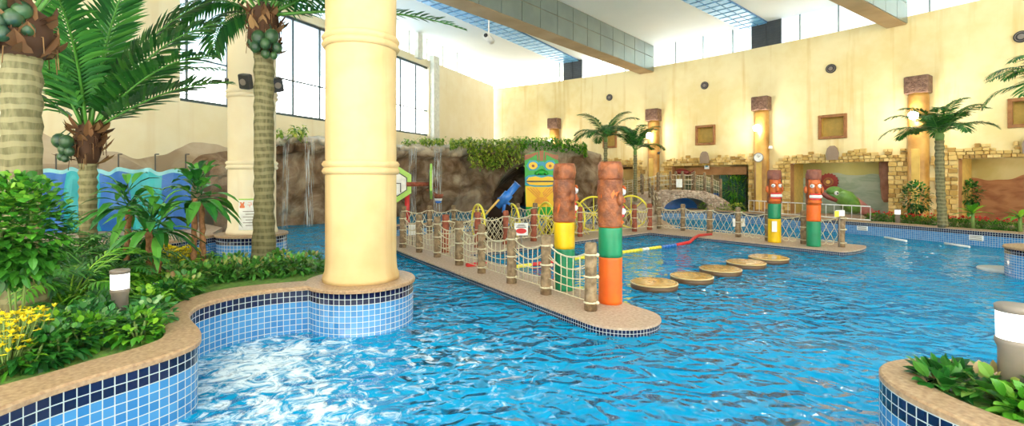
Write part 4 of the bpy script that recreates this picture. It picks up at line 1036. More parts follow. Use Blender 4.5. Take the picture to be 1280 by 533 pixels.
# bollard lights
def bollard(base, h, r, label):
    t = thing('bollard_light', base, label, 'bollard light', None); c = Vector(base)
    b = MB(); b.lathe([(r*.82, -.02), (r*.85, h*.55), (r*.98, h*.60), (r, h*.62), (r, h*.655)], c, 24); b.build('post', M['bollard'], t)
    b = MB(); b.lathe([(r*.93, h*.655), (r*.95, h*.93)], c, 24); b.build('lens', M['lens'], t)
    b = MB(); b.lathe([(r*1.0, h*.93), (r*1.02, h*.985), (r*.9, h), (.01, h)], c, 24); b.build('cap', M['bollard'], t)
bollard(D(150, 4.95, .42), zat(337, 4.95)-.42, .085, 'grey bollard light with white lens among the ferns of the left bed')
bollard(D(1270, 3.2, .43), zat(381, 3.2)-.43, .105, 'grey bollard light with white lens in the right front planter')
bollard(D(1122, 17.2, .31), .55, .09, 'small white topped bollard light in the far flower bed')
# plants in right front planter
for k, (x, y, mt, wh) in enumerate(((3.05, 3.38, 'leafd', 'at the left end of the right front planter'), (3.25, 3.25, 'croton', 'second from the left in the right front planter'), (3.42, 3.05, 'leafb', 'below the bollard light in the right front planter'), (3.2, 2.95, 'leafb', 'at the front rim of the right front planter'), (3.6, 3.05, 'varieg', 'right of the bollard light in the right front planter'), (3.45, 2.7, 'leafb', 'in the near corner of the right front planter'))):
    leafy('ground_plant', (x, y, .43), 'small leafy plant '+wh, (.17, .15, .10), 90, .13, .085, mt, nseg=5, droop=.2)

# ---------------------------------------------------------------- totems
def totem(px, Z, bands, label, face_az):
    base = D(px, Z, 0); t = thing('totem_pole', base, label, 'totem pole', None); c = base; r = .18
    z = [0, .72, 1.18]
    for k in range(2):
        b = MB(); b.lathe([(r, z[k]), (r*1.01, z[k]+.05), (r, (z[k]+z[k+1])/2), (r*1.0, z[k+1]-.03), (r*.99, z[k+1])], c, 28, wob=.006); b.build('painted_band', M[bands[k]], t)
    fd = dirv(face_az, 0); sd = Vector((-fd.y, fd.x, 0))
    b = MB(); b.lathe([(r*.98, 1.18), (r*1.02, 1.3), (r*1.0, 1.45), (r*1.03, 1.7), (r*.98, 1.88), (r*.9, 1.92)], c, 32, wob=.02, wsc=7)
    hd = b.build('head', M['t_face'] if len(bands) < 3 else M[bands[2]], t)
    # back hair / bark shell
    b = MB(); b.lathe([(r*.92, 1.90), (r*1.06, 1.95), (r*1.08, 2.05), (r*1.02, 2.15), (r*.9, 2.2), (.02, 2.21)], c, 28, wob=.03, wsc=9); b.build('hat', M['t_hat' if Z > 10 else 't_brown'], t)
    b = MB(); zc_ = 1.52
    back = []
    for i in range(13):
        a = face_az+R_(62)+R_(236)*i/12; back.append((a))
    n0 = len(b.v); zz = [1.2+.72*k/14 for k in range(15)]
    for z_ in zz:
        for a in back: 
            rr = r*1.10+.022*mnoise.noise(Vector((math.cos(a)*2, math.sin(a)*2, z_*9))+c); b.v.append(Vector((c.x+rr*math.cos(a), c.y+rr*math.sin(a), z_)))
    for k in range(14):
        for i in range(12): b.face((n0+k*13+i, n0+k*13+i+1, n0+(k+1)*13+i+1, n0+(k+1)*13+i), sm=True)
    b.build('bark_shell', M['t_brown'], t)
    o_ = c+fd*r
    for s_ in (-1, 1):
        a = face_az+s_*R_(30); e = Vector((c.x, c.y, 1.73))+dirv(a, 0)*r*1.04
        m_ = MB(); m_.sphere(e, (.06, .06, .06), 12); ey = m_.build('eye', M['white'], t)
        m_ = MB(); m_.sphere(e+dirv(a, 0)*.045, .024, 8); m_.build('pupil', M['black'], ey)
        m_ = MB(); m_.tube([e+sd*-.06+Vector((0, 0, .05)), e+fd*.03+Vector((0, 0, .085)), e+sd*.06+Vector((0, 0, .05))], .018, 6); m_.build('eyebrow', M['t_face'], t)
        a2 = face_az+s_*R_(88); e2 = Vector((c.x, c.y, 1.62))+dirv(a2, 0)*r*1.12
        m_ = MB(); m_.sphere(e2, (.06, .06, .11), 10); m_.build('ear', M['t_face' if Z > 10 else 't_brown'], t)
    m_ = MB(); m_.tube([o_+Vector((0, 0, 1.78)), o_+fd*.05+Vector((0, 0, 1.66)), o_+fd*.09+Vector((0, 0, 1.58)), o_+fd*.02+Vector((0, 0, 1.54))], [.025, .032, .05, .03], 8); m_.build('nose', M['t_face'], t)
    m_ = MB(); arc = [Vector((c.x, c.y, 0))+dirv(face_az+R_(q), 0)*r*1.05 for q in range(-48, 49, 12)]
    for dz, rr in ((1.495, .025), (1.36, .025)): m_.tube([q+Vector((0, 0, dz)) for q in arc], rr, 7)
    mo = m_.build('lips', M['red'], t)
    m_ = MB(); m_.tube([q*1.0+Vector((0, 0, 1.428)) for q in arc], .052, 7); m_.build('teeth', M['white'], t)
    m_ = MB(); m_.tube([Vector((c.x, c.y, 1.26))+dirv(face_az+R_(q), 0)*r*1.04 for q in range(-70, 71, 14)], .025, 6); m_.build('chin', M['t_face'], t)
    return t
totem(763, 7.5, ['t_orange', 't_green'], 'totem pole in front, brown top over green and orange bands', R_(32))
totem(705.5, 8.4, ['t_green', 't_yellow'], 'second totem pole, brown top over yellow and green bands, left of the front one', R_(32))
t968 = totem(968, 14.65, ['t_yellow', 't_green'], 'far totem pole with face, green over yellow bands and a white card', R_(262))
totem(1017, 13.8, ['t_green', 't_orange'], 'far totem pole with face, orange over green bands, near the deck end', R_(258))
b = MB(); p = D(968, 14.43, .5); b.bbox(p, (.15, .015, .32), .004); b.build('notice_card', M['white'], t968)

# ---------------------------------------------------------------- rope fences
def fence(posts, label, matp, style, rnd, hts=1.0, r=.088, side=None):
    base = Vector(posts[0]); t = thing('rope_fence', base, label, 'rope fence', None)
    for k, p in enumerate(posts):
        p = Vector(p); h = hts[k] if isinstance(hts, list) else hts; b = MB(); rr = r*rnd.uniform(.92, 1.08)
        b.lathe([(rr*1.05, -.01), (rr, .2), (rr*.97, h*.5), (rr*1.02, h-.05), (rr*.85, h-.005), (.01, h)], p, 14, wob=.014, wsc=6); po_ = b.build('post', matp, t)
        for zz in (.12, h*.5, h-.18):
            m_ = MB(); m_.tube([p+Vector((math.cos(a)*rr*1.08, math.sin(a)*rr*1.08, zz)) for a in [2*PI*j/10 for j in range(10)]], .014, 5, closed=True)
            m_.sphere(p+Vector((rr, -rr*.6, zz)), .03, 8); m_.build('rope_knot', M['rope'], po_)
    for k in range(len(posts)-1):
        p, q = Vector(posts[k]), Vector(posts[k+1]); h = hts[k] if isinstance(hts, list) else hts; L = (q-p).length
        if L > 3.2: continue
        b = MB(); dn = (q-p).normalized(); p2, q2 = p+dn*r, q-dn*r
        def sag(u, z, s_): return p2.lerp(q2, u)+Vector((0, 0, z-4*s_*u*(1-u)))
        zt = h-.17
        if style == 'grid':
            rows = [(zt, .12*min(1, L)), (zt-.16, .15*min(1, L)), (.62*h, .10), (.45*h, .07), (.28*h, .03), (.12, .0)]
            for j, (z, s_) in enumerate(rows): b.tube([sag(u/8, z, s_) for u in range(9)], .014 if j == 0 else .009, 5)
            nv_ = max(3, int(L/.17))
            for j in range(1, nv_):
                u = j/nv_; jig = rnd.uniform(-.02, .02); b.tube([sag(u, zt-.0, .12*min(1, L)), sag(u+jig, .5*h, .08), sag(u, .12, 0)], .008, 4)
        else:
            b.tube([sag(u/8, zt, .10) for u in range(9)], .016, 5); b.tube([sag(u/8, .14, 0) for u in range(9)], .012, 5)
            n = max(4, int(L/.26))
            for j in range(n):
                u0, u1 = j/n, (j+1)/n; zt0 = zt-4*.10*u0*(1-u0)
                b.tube([sag(u0, zt, .10), sag((u0+u1)/2+rnd.uniform(-.02, .02), .58+rnd.uniform(-.05, .05), .05), sag(u0+.02, .36, 0), sag((u0+u1)/2, .14, 0)], .010, 4)
                b.tube([sag(u1, zt, .10), sag((u0+u1)/2, .60, .05), sag(u1, .34, 0), sag((u0+u1)/2, .14, 0)], .010, 4)
            if style == 'loops':
                for j in range(3):
                    cpt = sag(.25+.25*j, .10, 0); b.tube([cpt+dn*math.cos(a)*.09+Vector((0, 0, .06*math.sin(a))) for a in [2*PI*q_/10 for q_ in range(10)]], .012, 5, closed=True)
        b.build('rope_net', M['rope'], t)
    return t
rf = random.Random(77)
F1 = [(503.6, 309.5), (524, 315.5), (546.5, 321.5), (574, 331.5), (602, 341.5), (639.5, 354), (682.5, 368), (738.5, 388)]
f1 = fence([U(x, y, 0) for x, y in F1], 'rope fence with weathered wooden posts along the near edge of the walkway', M['wood'], 'grid', rf)
F3 = [(557, 317), (597, 311), (632, 307), (667, 303), (725, 297.5), (793, 291), (812, 289)]
fence([U(x, y-1.5, 0) for x, y in F3], 'rope fence with red painted posts behind the inner pool corner', M['redwood'], 'net', rf)
F4 = [(824, 286), (853.5, 288.5), (887, 292), (922.6, 296.5), (960, 301), (1005, 305), (1052, 309)]
fence([U(x, y, 0) for x, y in F4], 'rope fence with looped nets and wooden posts along the far walkway', M['wood'], 'loops', rf)
F2 = [(505, 293.5), (537, 292.5), (567, 291.5), (596, 290.2), (647, 287.0), (669, 286)]
fence([U(x, y, 0) for x, y in F2], 'rope fence with wooden posts at the back of the walkway before the river', M['wood'], 'net', rf)
F5 = [(716, 283.5), (748, 281), (775, 280)]
fence([U(x, y, 0) for x, y in F5], 'short rope fence right of the tiki head, left of the bridge ramp', M['wood'], 'net', rf)

# ---------------------------------------------------------------- stepping pads
for k, (px, py, w, lb) in enumerate(((817.5, 352, 58, 'nearest'), (864.5, 344, 52, 'second nearest'), (900.5, 335, 50, 'middle'), (932.5, 327, 46, 'fourth from the front'), (960.5, 321, 46, 'farthest'))):
    c = U(px, py, -.0); R0 = w*c.y/FPX/2
    t = thing('stepping_pad', (c.x, c.y, -.14), 'round golden stepping pad on the water, %s of the five' % lb, 'stepping pad', 'round stepping pads across the pool')
    b = MB(); b.lathe([(R0*.96, -.14), (R0*.985, -.11), (R0*.985, -.045), (R0*.95, -.035)], (c.x, c.y, 0), 40); b.build('base', M['padside'], t)
    b = MB(); b.lathe([(R0*.96, -.035), (R0*1.0, -.028), (R0*1.0, -.016), (R0*.96, -.008)], (c.x, c.y, 0), 40); b.build('rim', M['rim_white'], t)
    b = MB(); b.lathe([(R0*.955, -.03), (R0*.955, -.010), (R0*.93, .0), (R0*.5, .004), (.01, .004)], (c.x, c.y, 0), 40, smooth=False); b.build('top', M['gold'], t)
    b = MB(); b.lathe([(.12, -1.24), (.10, -1.0), (.10, -.13)], (c.x, c.y, 0), 16); b.build('stand', M['padside'], t)

# ---------------------------------------------------------------- lane rope over the inner pool
a, c_ = U(590, 331, .03), U(887, 293.5, .03); t = thing('lane_rope', a, 'red, yellow and blue floating lane rope across the inner pool', 'lane rope')
pts = [(583, 332, .03), (600, 330.5, .03), (612, 329.5, -.06), (645, 334, -.09), (700, 326, -.09), (777, 316, -.09), (845, 306.5, -.09), (862, 303, -.07), (868, 297.5, .02), (873, 294.5, .03), (889, 293.2, .03)]
pts = [U(x, y, z) for x, y, z in pts]
segs = [(0, 1, 'red'), (1, 2, 'red'), (2, 3, 'rope'), (3, 4, 'lane'), (4, 5, 'lane'), (5, 6, 'lane'), (6, 7, 'red'), (7, 8, 'red'), (8, 9, 'red'), (9, 10, 'red')]
for i, j, cname in segs:
    p, q = pts[i], pts[j]; L = (q-p).length
    if cname == 'red': continue
    elif cname == 'rope': b = MB(); b.tube([p, q], .015, 6); b.build('cord', M['white'], t)
    else:
        n = max(3, int(L/.14)); seq = ['yellow']*6+['white']*2+['yellow']*4+['blue']*8
        if i == 3: seq = ['yellow']*3+['red']*9+['blue']*5
        k = 0
        while k < n:
            e = k
            while e < n and seq[e % len(seq)] == seq[k % len(seq)]: e += 1
            P_, R2 = [], []
            for q_ in range(k, e):
                for f_, r_ in ((.0, .034), (.15, .05), (.75, .05), (.95, .034)): P_.append(p.lerp(q, (q_+f_)/n)); R2.append(r_)
            b = MB(); b.tube(P_, R2, 8); o = b.build('floats', M[seq[k % len(seq)]], t); o['label'] = seq[k % len(seq)]+' floats'; k = e
b = MB(); b.tube(pts[0:3], .05, 8); o = b.build('hose', M['red'], t); o['label'] = 'red sleeve at the near end'
b = MB(); b.tube(pts[6:11], .05, 8); o = b.build('hose', M['red'], t); o['label'] = 'red sleeve at the far end'

# ---------------------------------------------------------------- tiki head
def ell(cx, cy, rx, ry, n=24, a0=0, a1=2*PI): return [(cx+rx*math.cos(a0+(a1-a0)*i/n), cy+ry*math.sin(a0+(a1-a0)*i/n)) for i in range(n)]
Zt = 20.0; tc_ = D(676.5, Zt, .28); t = thing('tiki_head', tc_, 'tall painted green and yellow tiki face board before the cave', 'tiki head')
ux, uy = Vector((1, 0, 0)), Vector((0, 0, 1)); nx = Vector((0, -1, 0)); o0 = tc_
def pl(name, poly, d0, th, mat, par=t):
    b = MB()
    for P_ in (poly if isinstance(poly[0], list) else [poly]): b.plate(P_, o0+nx*d0, ux, uy, th)
    return b.build(name, M[mat], par)
pl('board', [(-.66, .6), (.66, .6), (.68, 1.5), (.69, 2.45), (.66, 2.66), (.4, 2.72), (.2, 2.8), (0, 2.83), (-.2, 2.8), (-.4, 2.72), (-.66, 2.66), (-.69, 2.45), (-.68, 1.5)], 0, .22, 'tk_green')
pl('lower_board', [(-.64, .5), (.64, .5), (.66, 1.36), (-.66, 1.36)], -.01, .25, 'tk_yellow')
pl('foot', [(-.6, -.3), (.6, -.3), (.64, .5), (-.64, .5)], -.01, .24, 'tk_green')
pl('headdress', [[(-.69, 2.42), (-.45, 2.52), (-.2, 2.66), (-.22, 2.76), (-.45, 2.68), (-.69, 2.64)], [(.69, 2.42), (.45, 2.52), (.2, 2.66), (.22, 2.76), (.45, 2.68), (.69, 2.64)], [(-.07, 2.4), (.07, 2.4), (.09, 2.82), (-.09, 2.82)], [(-.17, 2.42), (-.12, 2.42), (-.14, 2.78), (-.2, 2.76)], [(.17, 2.42), (.12, 2.42), (.14, 2.78), (.2, 2.76)]], .22, .03, 'tk_brown')
pl('brow', [[(-.62, 2.2), (-.5, 2.42), (-.25, 2.42), (-.1, 2.3), (-.08, 2.16), (-.2, 2.02), (-.5, 2.0)], [(.62, 2.2), (.5, 2.42), (.25, 2.42), (.1, 2.3), (.08, 2.16), (.2, 2.02), (.5, 2.0)], [(-.12, 2.2), (.12, 2.2), (.10, 2.36), (-.10, 2.36)]], .22, .03, 'tk_cyan')
for s_ in (-1, 1):
    e = pl('eye', ell(s_*.35, 2.2, .18, .15), .25, .03, 'tk_yellow'); pl('pupil', ell(s_*.35, 2.19, .06, .06), .28, .02, 'tk_brown', e)
b = MB(); b.sphere(o0+nx*.27+Vector((0, 0, 1.93)), (.17, .12, .13), 14); b.sphere(o0+nx*.25+Vector((-.17, 0, 1.88)), (.12, .09, .09), 12); b.sphere(o0+nx*.25+Vector((.17, 0, 1.88)), (.12, .09, .09), 12); b.build('nose', M['tk_green'], t)
b = MB(); b.sphere(o0+nx*.33+Vector((-.14, 0, 1.85)), .035, 8); b.sphere(o0+nx*.33+Vector((.14, 0, 1.85)), .035, 8); b.build('nostril', M['black'], t)
pl('mouth_outline', [(-.67, 1.40), (-.3, 1.33), (.3, 1.33), (.67, 1.40), (.68, 1.70), (.55, 1.80), (.22, 1.84), (0, 1.79), (-.22, 1.84), (-.55, 1.80), (-.68, 1.70)], .23, .03, 'tk_cyan')
lp = pl('lips', [[(-.62, 1.58), (-.52, 1.72), (-.25, 1.76), (0, 1.70), (.25, 1.76), (.52, 1.72), (.62, 1.58)], [(-.62, 1.52), (.62, 1.52), (.5, 1.42), (.2, 1.39), (-.2, 1.39), (-.5, 1.42)]], .26, .05, 'tk_yellow')
pl('mouth_line', [(-.62, 1.53), (.62, 1.53), (.62, 1.575), (-.62, 1.575)], .26, .025, 'black')
vv = []
for k in range(4):
    s = .12*k; vv.append([(-.62+s, 1.28), (-.56+s, 1.28), (-.1+s*.2, .86+s*.6), (-.14+s*.2, .82+s*.6)]); vv.append([(.62-s, 1.28), (.56-s, 1.28), (.1-s*.2, .86+s*.6), (.14-s*.2, .82+s*.6)])
pl('chevrons', vv, .24, .02, 'tk_orange'); pl('medallion', ell(0, .72, .3, .18, 20, 0, PI*1.0001)+[(-.3, .62), (.3, .62)], .24, .03, 'tk_orange')

# ---------------------------------------------------------------- wagon wheels and water cannons
def wheel(c, R, az, par, name='wheel'):
    ax = dirv(az, 0); u = Vector((-ax.y, ax.x, 0)); b = MB(); c = Vector(c)
    b.tube([c+u*math.cos(a)*R+Vector((0, 0, math.sin(a)*R)) for a in [2*PI*k/32 for k in range(32)]], .035, 7, closed=True)
    for k in range(8):
        a = 2*PI*k/8; b.tube([c, c+u*math.cos(a)*R+Vector((0, 0, math.sin(a)*R))], .018, 5)
    b.tube([c-ax*.06, c+ax*.06], .08, 12); return b.build(name, M['yellow'], par)
def cannon(px, Z, label, barrel, lean):
    c = D(px, Z, 0); t = thing('water_cannon', c, label, 'water cannon')
    b = MB(); L = 1.0
    b.plate([(-.55, 0), (.45, 0), (.42, .45), (.60, 1.0), (.40, 1.2), (.05, 1.12), (-.35, .5)], c+Vector((-.1, .2, 0)), (1, 0, 0), (0, 0, 1), .34); b.build('carriage', M['darkbrown'], t)
    # net hung over the carriage
    m_ = MB()
    for k in range(-4, 9):
        m_.tube([c+Vector((-.62+.13*k, -.2, .03)), c+Vector((-.62+.13*k+.5, -.18, .72))], .009, 4); m_.tube([c+Vector((-.62+.13*k+.5, -.2, .03)), c+Vector((-.62+.13*k, -.18, .72))], .009, 4)
    m_.build('net', M['yellow'] if not barrel else M['rope'], t)
    wheel(c+Vector((-.55, -.25, .57)), .56, R_(205), t); wheel(c+Vector((.5, .1, .57)), .56, R_(205), t)
    if barrel:
        m_ = MB(); p0 = c+Vector((-.05, -.1, 1.05)); dr = Vector((.62, -.1, .72)).normalized()
        q0 = c+Vector((.12, -.1, 1.12))
        m_.tube([q0-dr*.1, q0+dr*.12, q0+dr*.14, q0+dr*.45, q0+dr*.47, q0+dr*.85, q0+dr*.88], [.10, .13, .16, .16, .11, .11, .14], 18)
        m_.tube([q0+dr*.2+Vector((-.2, 0, .05)), q0+dr*.2+Vector((.2, 0, -.14))], .04, 8); m_.tube([q0+dr*.25+Vector((0, 0, -.1)), q0+dr*.1+Vector((.05, 0, -.32))], .06, 8)
        m_.build('barrel', M['blue'], t)
        m_ = MB(); m_.tube([q0+dr*.2+Vector((-.14, -.1, .02)), q0-dr*.75+Vector((-.18, -.1, .02))], .035, 8); m_.build('handle', M['inset'], t)
    else:
        m_ = MB(); m_.tube([c+Vector((-.5, -.16, .45)), c+Vector((.55, -.16, 1.25))], .04, 8); m_.build('handle', M['inset'], t)
cannon(620, 15.3, 'blue water cannon on a dark carriage with yellow wheels', True, 0)
cannon(702, 16.6, 'dark toy carriage with yellow wheels and pale bar, behind the second totem', False, 0)
for px, Z, lb in ((742, 17.6, 'yellow spoked wheel standing behind the walkway, between the two front totems'), (789, 18.6, 'yellow spoked wheel standing just right of the front totem')):
    c = D(px, Z, 0); t = thing('wagon_wheel', c, lb, 'wheel'); wheel(c+Vector((0, 0, .66)), .62, R_(250), t, 'rim_and_spokes')
    b = MB(); b.box(c+Vector((0, .05, .33)), (.08, .08, .66)); b.build('stand', M['wood'], t)

# ---------------------------------------------------------------- signs on posts
def board_sign(px, Z, yt, yb, w, label, mats, kids=(), name='notice_board', pole=True):
    zt, zb = zat(yt, Z), zat(yb, Z); c = D(px, Z, 0); t = thing(name, (c.x, c.y, 0), label, 'sign')
    b = MB(); b.bbox((c.x, c.y, (zt+zb)/2), (w, .03, zt-zb), .006); b.build('board', M[mats], t)
    if pole:
        b = MB(); b.tube([(c.x, c.y+.03, 0), (c.x, c.y+.03, zb+.1)], .02, 8); b.build('pole', M['bollard'], t)
    for f in kids: f(t, c, zb, zt)
    return t
def oval(t, c, zb, zt):
    b = MB(); zc_ = zb+(zt-zb)*.36; b.plate(ell(0, 0, .15, .075, 22), Vector((c.x, c.y-.015, zc_)), (1, 0, 0), (0, 0, 1), .006); b.build('red_oval', M['red'], t)
    b = MB(); 
    for k in range(3): b = MB(); b.box((c.x, c.y-.018, zb+(zt-zb)*(.66+.1*k)), (.28-.05*k, .004, .018)); b.build('text_line', M['dark'], t)
board_sign(651.5, 13.6, 279, 294.5, .38, 'white notice board with a red oval behind the inner pool fence', 'white', [oval])
board_sign(515.5, 13.9, 281, 294, .22, 'small white notice behind the leftmost fence posts', 'white')
board_sign(923.5, 16.0, 273.5, 283.5, .40, 'white notice board tied at the far walkway fence', 'white')
board_sign(1050, 13.55, 263, 270.5, .26, 'yellow and white towel board on the last fence post at right', 'white', [lambda t, c, zb, zt: (lambda b: (b.box((c.x-.1, c.y-.018, (zb+zt)/2-.02), (.12, .006, zt-zb)), b.build('yellow_panel', M['yellow'], t)))(MB())])
board_sign(849, 24.1, 224, 234.5, .30, 'small white notice on the bridge railing', 'white', pole=False).location.z += 0
# column 2 notice with lettering
c = Vector((C2[0], C2[1], 0)); za, zb_ = zat(250, 10.5), zat(292, 10.5)
fd = (Vector((0, 0, 0))-c); fd.z = 0; fd.normalize(); yaw = math.atan2(fd.y, fd.x)
t = thing('notice_poster', c+fd*.5+Vector((0, 0, .74)), 'white notice with orange vest icon and Korean lettering on the speaker column', 'poster')
b = MB(); n0 = 0; zt_, zb2 = 1.50, .78; K = 12
ring = []
for i in range(K+1):
    a = yaw+R_(-31+62*i/K); ring.append(a)
for i in range(K):
    for z0, z1, m_ in ((zb2, zb2+.03, 1), (zb2+.03, zt_-.03, 0), (zt_-.03, zt_, 1)):
        p = c+dirv(ring[i], 0)*.512; q = c+dirv(ring[i+1], 0)*.512; p2 = c+dirv(ring[i], 0)*.493; q2 = c+dirv(ring[i+1], 0)*.493
        mm = 1 if i in (0, K-1) and False else m_
        b.quad((p.x, p.y, z0), (q.x, q.y, z0), (q.x, q.y, z1), (p.x, p.y, z1), mm)
    p, q, p2, q2 = [c+dirv(x, 0)*rr for x, rr in ((ring[i], .512), (ring[i+1], .512), (ring[i], .47), (ring[i+1], .47))]
    b.quad((p.x, p.y, zt_), (q.x, q.y, zt_), (q2.x, q2.y, zt_), (p2.x, p2.y, zt_)); b.quad((p.x, p.y, zb2), (q.x, q.y, zb2), (q2.x, q2.y, zb2), (p2.x, p2.y, zb2))
b.build('sheet', [M['white'], M['lime']], t)
sx = Vector((-fd.y, fd.x, 0)); 
def onposter(x, z): a = yaw+x/.515; return c+dirv(a, 0)*.516+Vector((0, 0, z)), a
b = MB()
for dx, w_, z_, h_ in ((0, .10, 1.32, .05), (0, .07, 1.37, .06), (-.03, .03, 1.41, .03), (.03, .03, 1.41, .03)):
    q, a = onposter(-.20+dx, z_); b.bbox(q, (w_, .012, h_), .004, a-PI/2+PI)
b.build('vest_icon', M['signred'], t)
for k in range(6):
    b = MB()
    for j in range(k % 2, 7-(k % 3 == 1)):
        q, a = onposter(-.16+.055*j, 1.22-.062*k); b.box(q, (.058, .004, .014), a+PI/2)
    b.build('text_line', M['bollard'], t)
try:
    cu = bpy.data.curves.new('lettering', 'FONT'); cu.body = '구명조끼'; cu.size = .12; cu.extrude = .003
    to = bpy.data.objects.new('lettering', cu); COL.objects.link(to); bpy.context.view_layer.update()
    me = bpy.data.meshes.new_from_object(to.evaluated_get(bpy.context.evaluated_depsgraph_get())); bpy.data.objects.remove(to)
    mo = MB(); 
    vs = [v.co.copy() for v in me.vertices]; x0 = min(v.x for v in vs); 
    for v in vs:
        q, a = onposter(-.10+(v.x-x0), 1.32+v.y); q = q+dirv(a, 0)*v.z; mo.v.append(q)
    for p in me.polygons: mo.face(list(p.vertices))
    mo.build('lettering', M['signred'], t)
except Exception as e: print('text failed', e)
# black speakers on column 2
for k, (px, py, tw2, lb) in enumerate(((289, 106, -50, 'left black box speaker on the column behind the tall palm'), (307, 102, -12, 'middle black box speaker on the column behind the tall palm'), (346, 106, 45, 'right black box speaker on the column behind the tall palm'))):
    Zs = [10.8, 10.35, 10.8][k]; p = D(px, Zs, zat(py, Zs)); t = thing('box_speaker', p, lb, 'speaker')
    Rm = Matrix.Rotation(R_(tw2), 3, 'Z')@Matrix.Rotation(R_(20), 3, 'X')@Matrix.Rotation(R_([18, 8, -16][k]), 3, 'Y')
    b = MB(); b.bbox(p, (.24, .17, .32), .02, M=Rm); b.build('cabinet', M['black'], t)
    b = MB(); b.tube([p+Rm@Vector((0, -.085, 0)), p+Rm@Vector((0, -.095, 0))], .07, 16); b.build('cone', M['bollard'], t)
    b = MB(); cc = Vector((C2[0], C2[1], p.z)); b.tube([p, p.lerp(cc, min(1, max(.05, ((p-cc).length-.46)/(p-cc).length)))], .025, 8); b.build('bracket', M['dark'], t)
# hexagon play panels
t = thing('play_frame', D(522, 18.5, 0), 'red post frame with two lime green hexagon panels by the river', 'play frame')
Zh = 17.3
def zq(y): return zat(y, Zh)
p0 = D(509, Zh); 
b = MB(); b.tube([(p0.x, p0.y, -.0), (p0.x, p0.y, zq(236))], .09, 12); b.build('post', M['red'], t)
b = MB(); q0 = D(508, Zh-.3); q1 = D(540, Zh+.2); b.tube([(q0.x, q0.y, zq(230.5)), (q1.x, q1.y, zq(230.5))], .08, 10); b.build('arm', M['redwood'], t)
def hexa(c, R, az, name, letter):
    ax = dirv(az, 0); u = Vector((-ax.y, ax.x, 0)); poly = [(R*math.cos(2*PI*k/6+PI/6), R*1.12*math.sin(2*PI*k/6+PI/6)) for k in range(6)]
    b = MB(); b.plate(poly, c-ax*.04, u, (0, 0, 1), .08); h = b.build(name, M['lime'], t)
    b = MB(); b.plate([(x*.66, y*.66) for x, y in poly], c+ax*.04, u, (0, 0, 1), .015); b.plate([(x*.66, y*.66) for x, y in poly], c-ax*.055, u, (0, 0, 1), .015); b.build('white_centre', M['white'], h)
    b = MB(); 
    P6 = [c+ax*.06+u*x*.66+Vector((0, 0, y*.66)) for x, y in poly]; b.tube(P6, .018, 5, closed=True)
    b.tube([c+ax*.06+u*-.12+Vector((0, 0, .02)), c+ax*.06+u*.12+Vector((0, 0, .02)), c+ax*.06+u*.12+Vector((0, 0, -.3))], .02, 5); b.tube([c+ax*.06+u*-.12+Vector((0, 0, .02)), c+ax*.06+u*-.12+Vector((0, 0, -.3))], .02, 5)
    b.build('black_outline', M['black'], h)
hexa(Vector((D(499, Zh).x, Zh-.35, zq(230))), .58, R_(-68), 'hexagon_panel', 1); hexa(Vector((D(539, Zh+.2).x, Zh+.2, zq(227))), .58, R_(-172), 'hexagon_panel', 2)
# small bucket banner
p = D(548, 18.6, zat(245, 18.6)); t = thing('hanging_bucket', p, 'small red, white and blue bucket hanging on the rock by the hexagon panel', 'bucket')
b = MB()
b.lathe([(.10, -.28), (.13, -.19)], p, 14); bk = b.build('blue_band', M['blue'], t)
b = MB(); b.lathe([(.13, -.19), (.15, -.1)], p, 14); b.build('white_band', M['white'], t)
b = MB(); b.lathe([(.15, -.1), (.2, .06)], p, 14); b.tube([p+Vector((0, 0, .04)), p+Vector((-.5, .2, .22)), p+Vector((-.6, 3.6, .3))], .02, 6); b.build('red_band', M['redwood'], t)

# ---------------------------------------------------------------- arched bridge
Zb = 24.3; t = thing('arched_bridge', D(855, Zb, -.03), 'tan stone arched footbridge over the river with rope railings', 'bridge')
def topz(px):
    ks = [(768, .80), (790, 1.02), (815, 1.25), (840, 1.36), (860, 1.38), (880, 1.33), (895, 1.12), (908, .85), (915, .55)]
    for (a, za_), (c_, zc_) in zip(ks, ks[1:]):
        if a <= px <= c_: return za_+(zc_-za_)*(px-a)/(c_-a)
    return ks[0][1] if px < 768 else ks[-1][1]
def archz(px):
    u = (px-859)/30
    return .30+.68*math.sqrt(max(0, 1-u*u)) if abs(u) < 1 else -.04
b = MB(); rb = random.Random(5)
NXb = 74; xs = [768+(915-768)*i/NXb for i in range(NXb+1)]
for y0, sg in ((Zb, -1), (Zb+1.7, 1)):
    for i in range(NXb):
        a, c_ = xs[i], xs[i+1]
        x0, x1 = D(a, Zb).x, D(c_, Zb).x; za_, zb1 = archz(a), archz(c_); ta, tb = topz(a), topz(c_)
        n = 7
        for k in range(n):
            u0, u1 = k/n, (k+1)/n
            b.quad((x0, y0, za_+(ta-za_)*u0), (x1, y0, zb1+(tb-zb1)*u0), (x1, y0, zb1+(tb-zb1)*u1), (x0, y0, za_+(ta-za_)*u1), 0, rb.random())
for i in range(NXb):
    a, c_ = xs[i], xs[i+1]; x0, x1 = D(a, Zb).x, D(c_, Zb).x
    b.quad((x0, Zb, topz(a)), (x1, Zb, topz(c_)), (x1, Zb+1.7, topz(c_)), (x0, Zb+1.7, topz(a)), 0, .6)
    b.quad((x0, Zb, archz(a)), (x1, Zb, archz(c_)), (x1, Zb+1.7, archz(c_)), (x0, Zb+1.7, archz(a)), 0, .3)
for px in (768, 915): x0 = D(px, Zb).x; b.quad((x0, Zb, -.04), (x0, Zb+1.7, -.04), (x0, Zb+1.7, topz(px)), (x0, Zb, topz(px)), 0, .5)
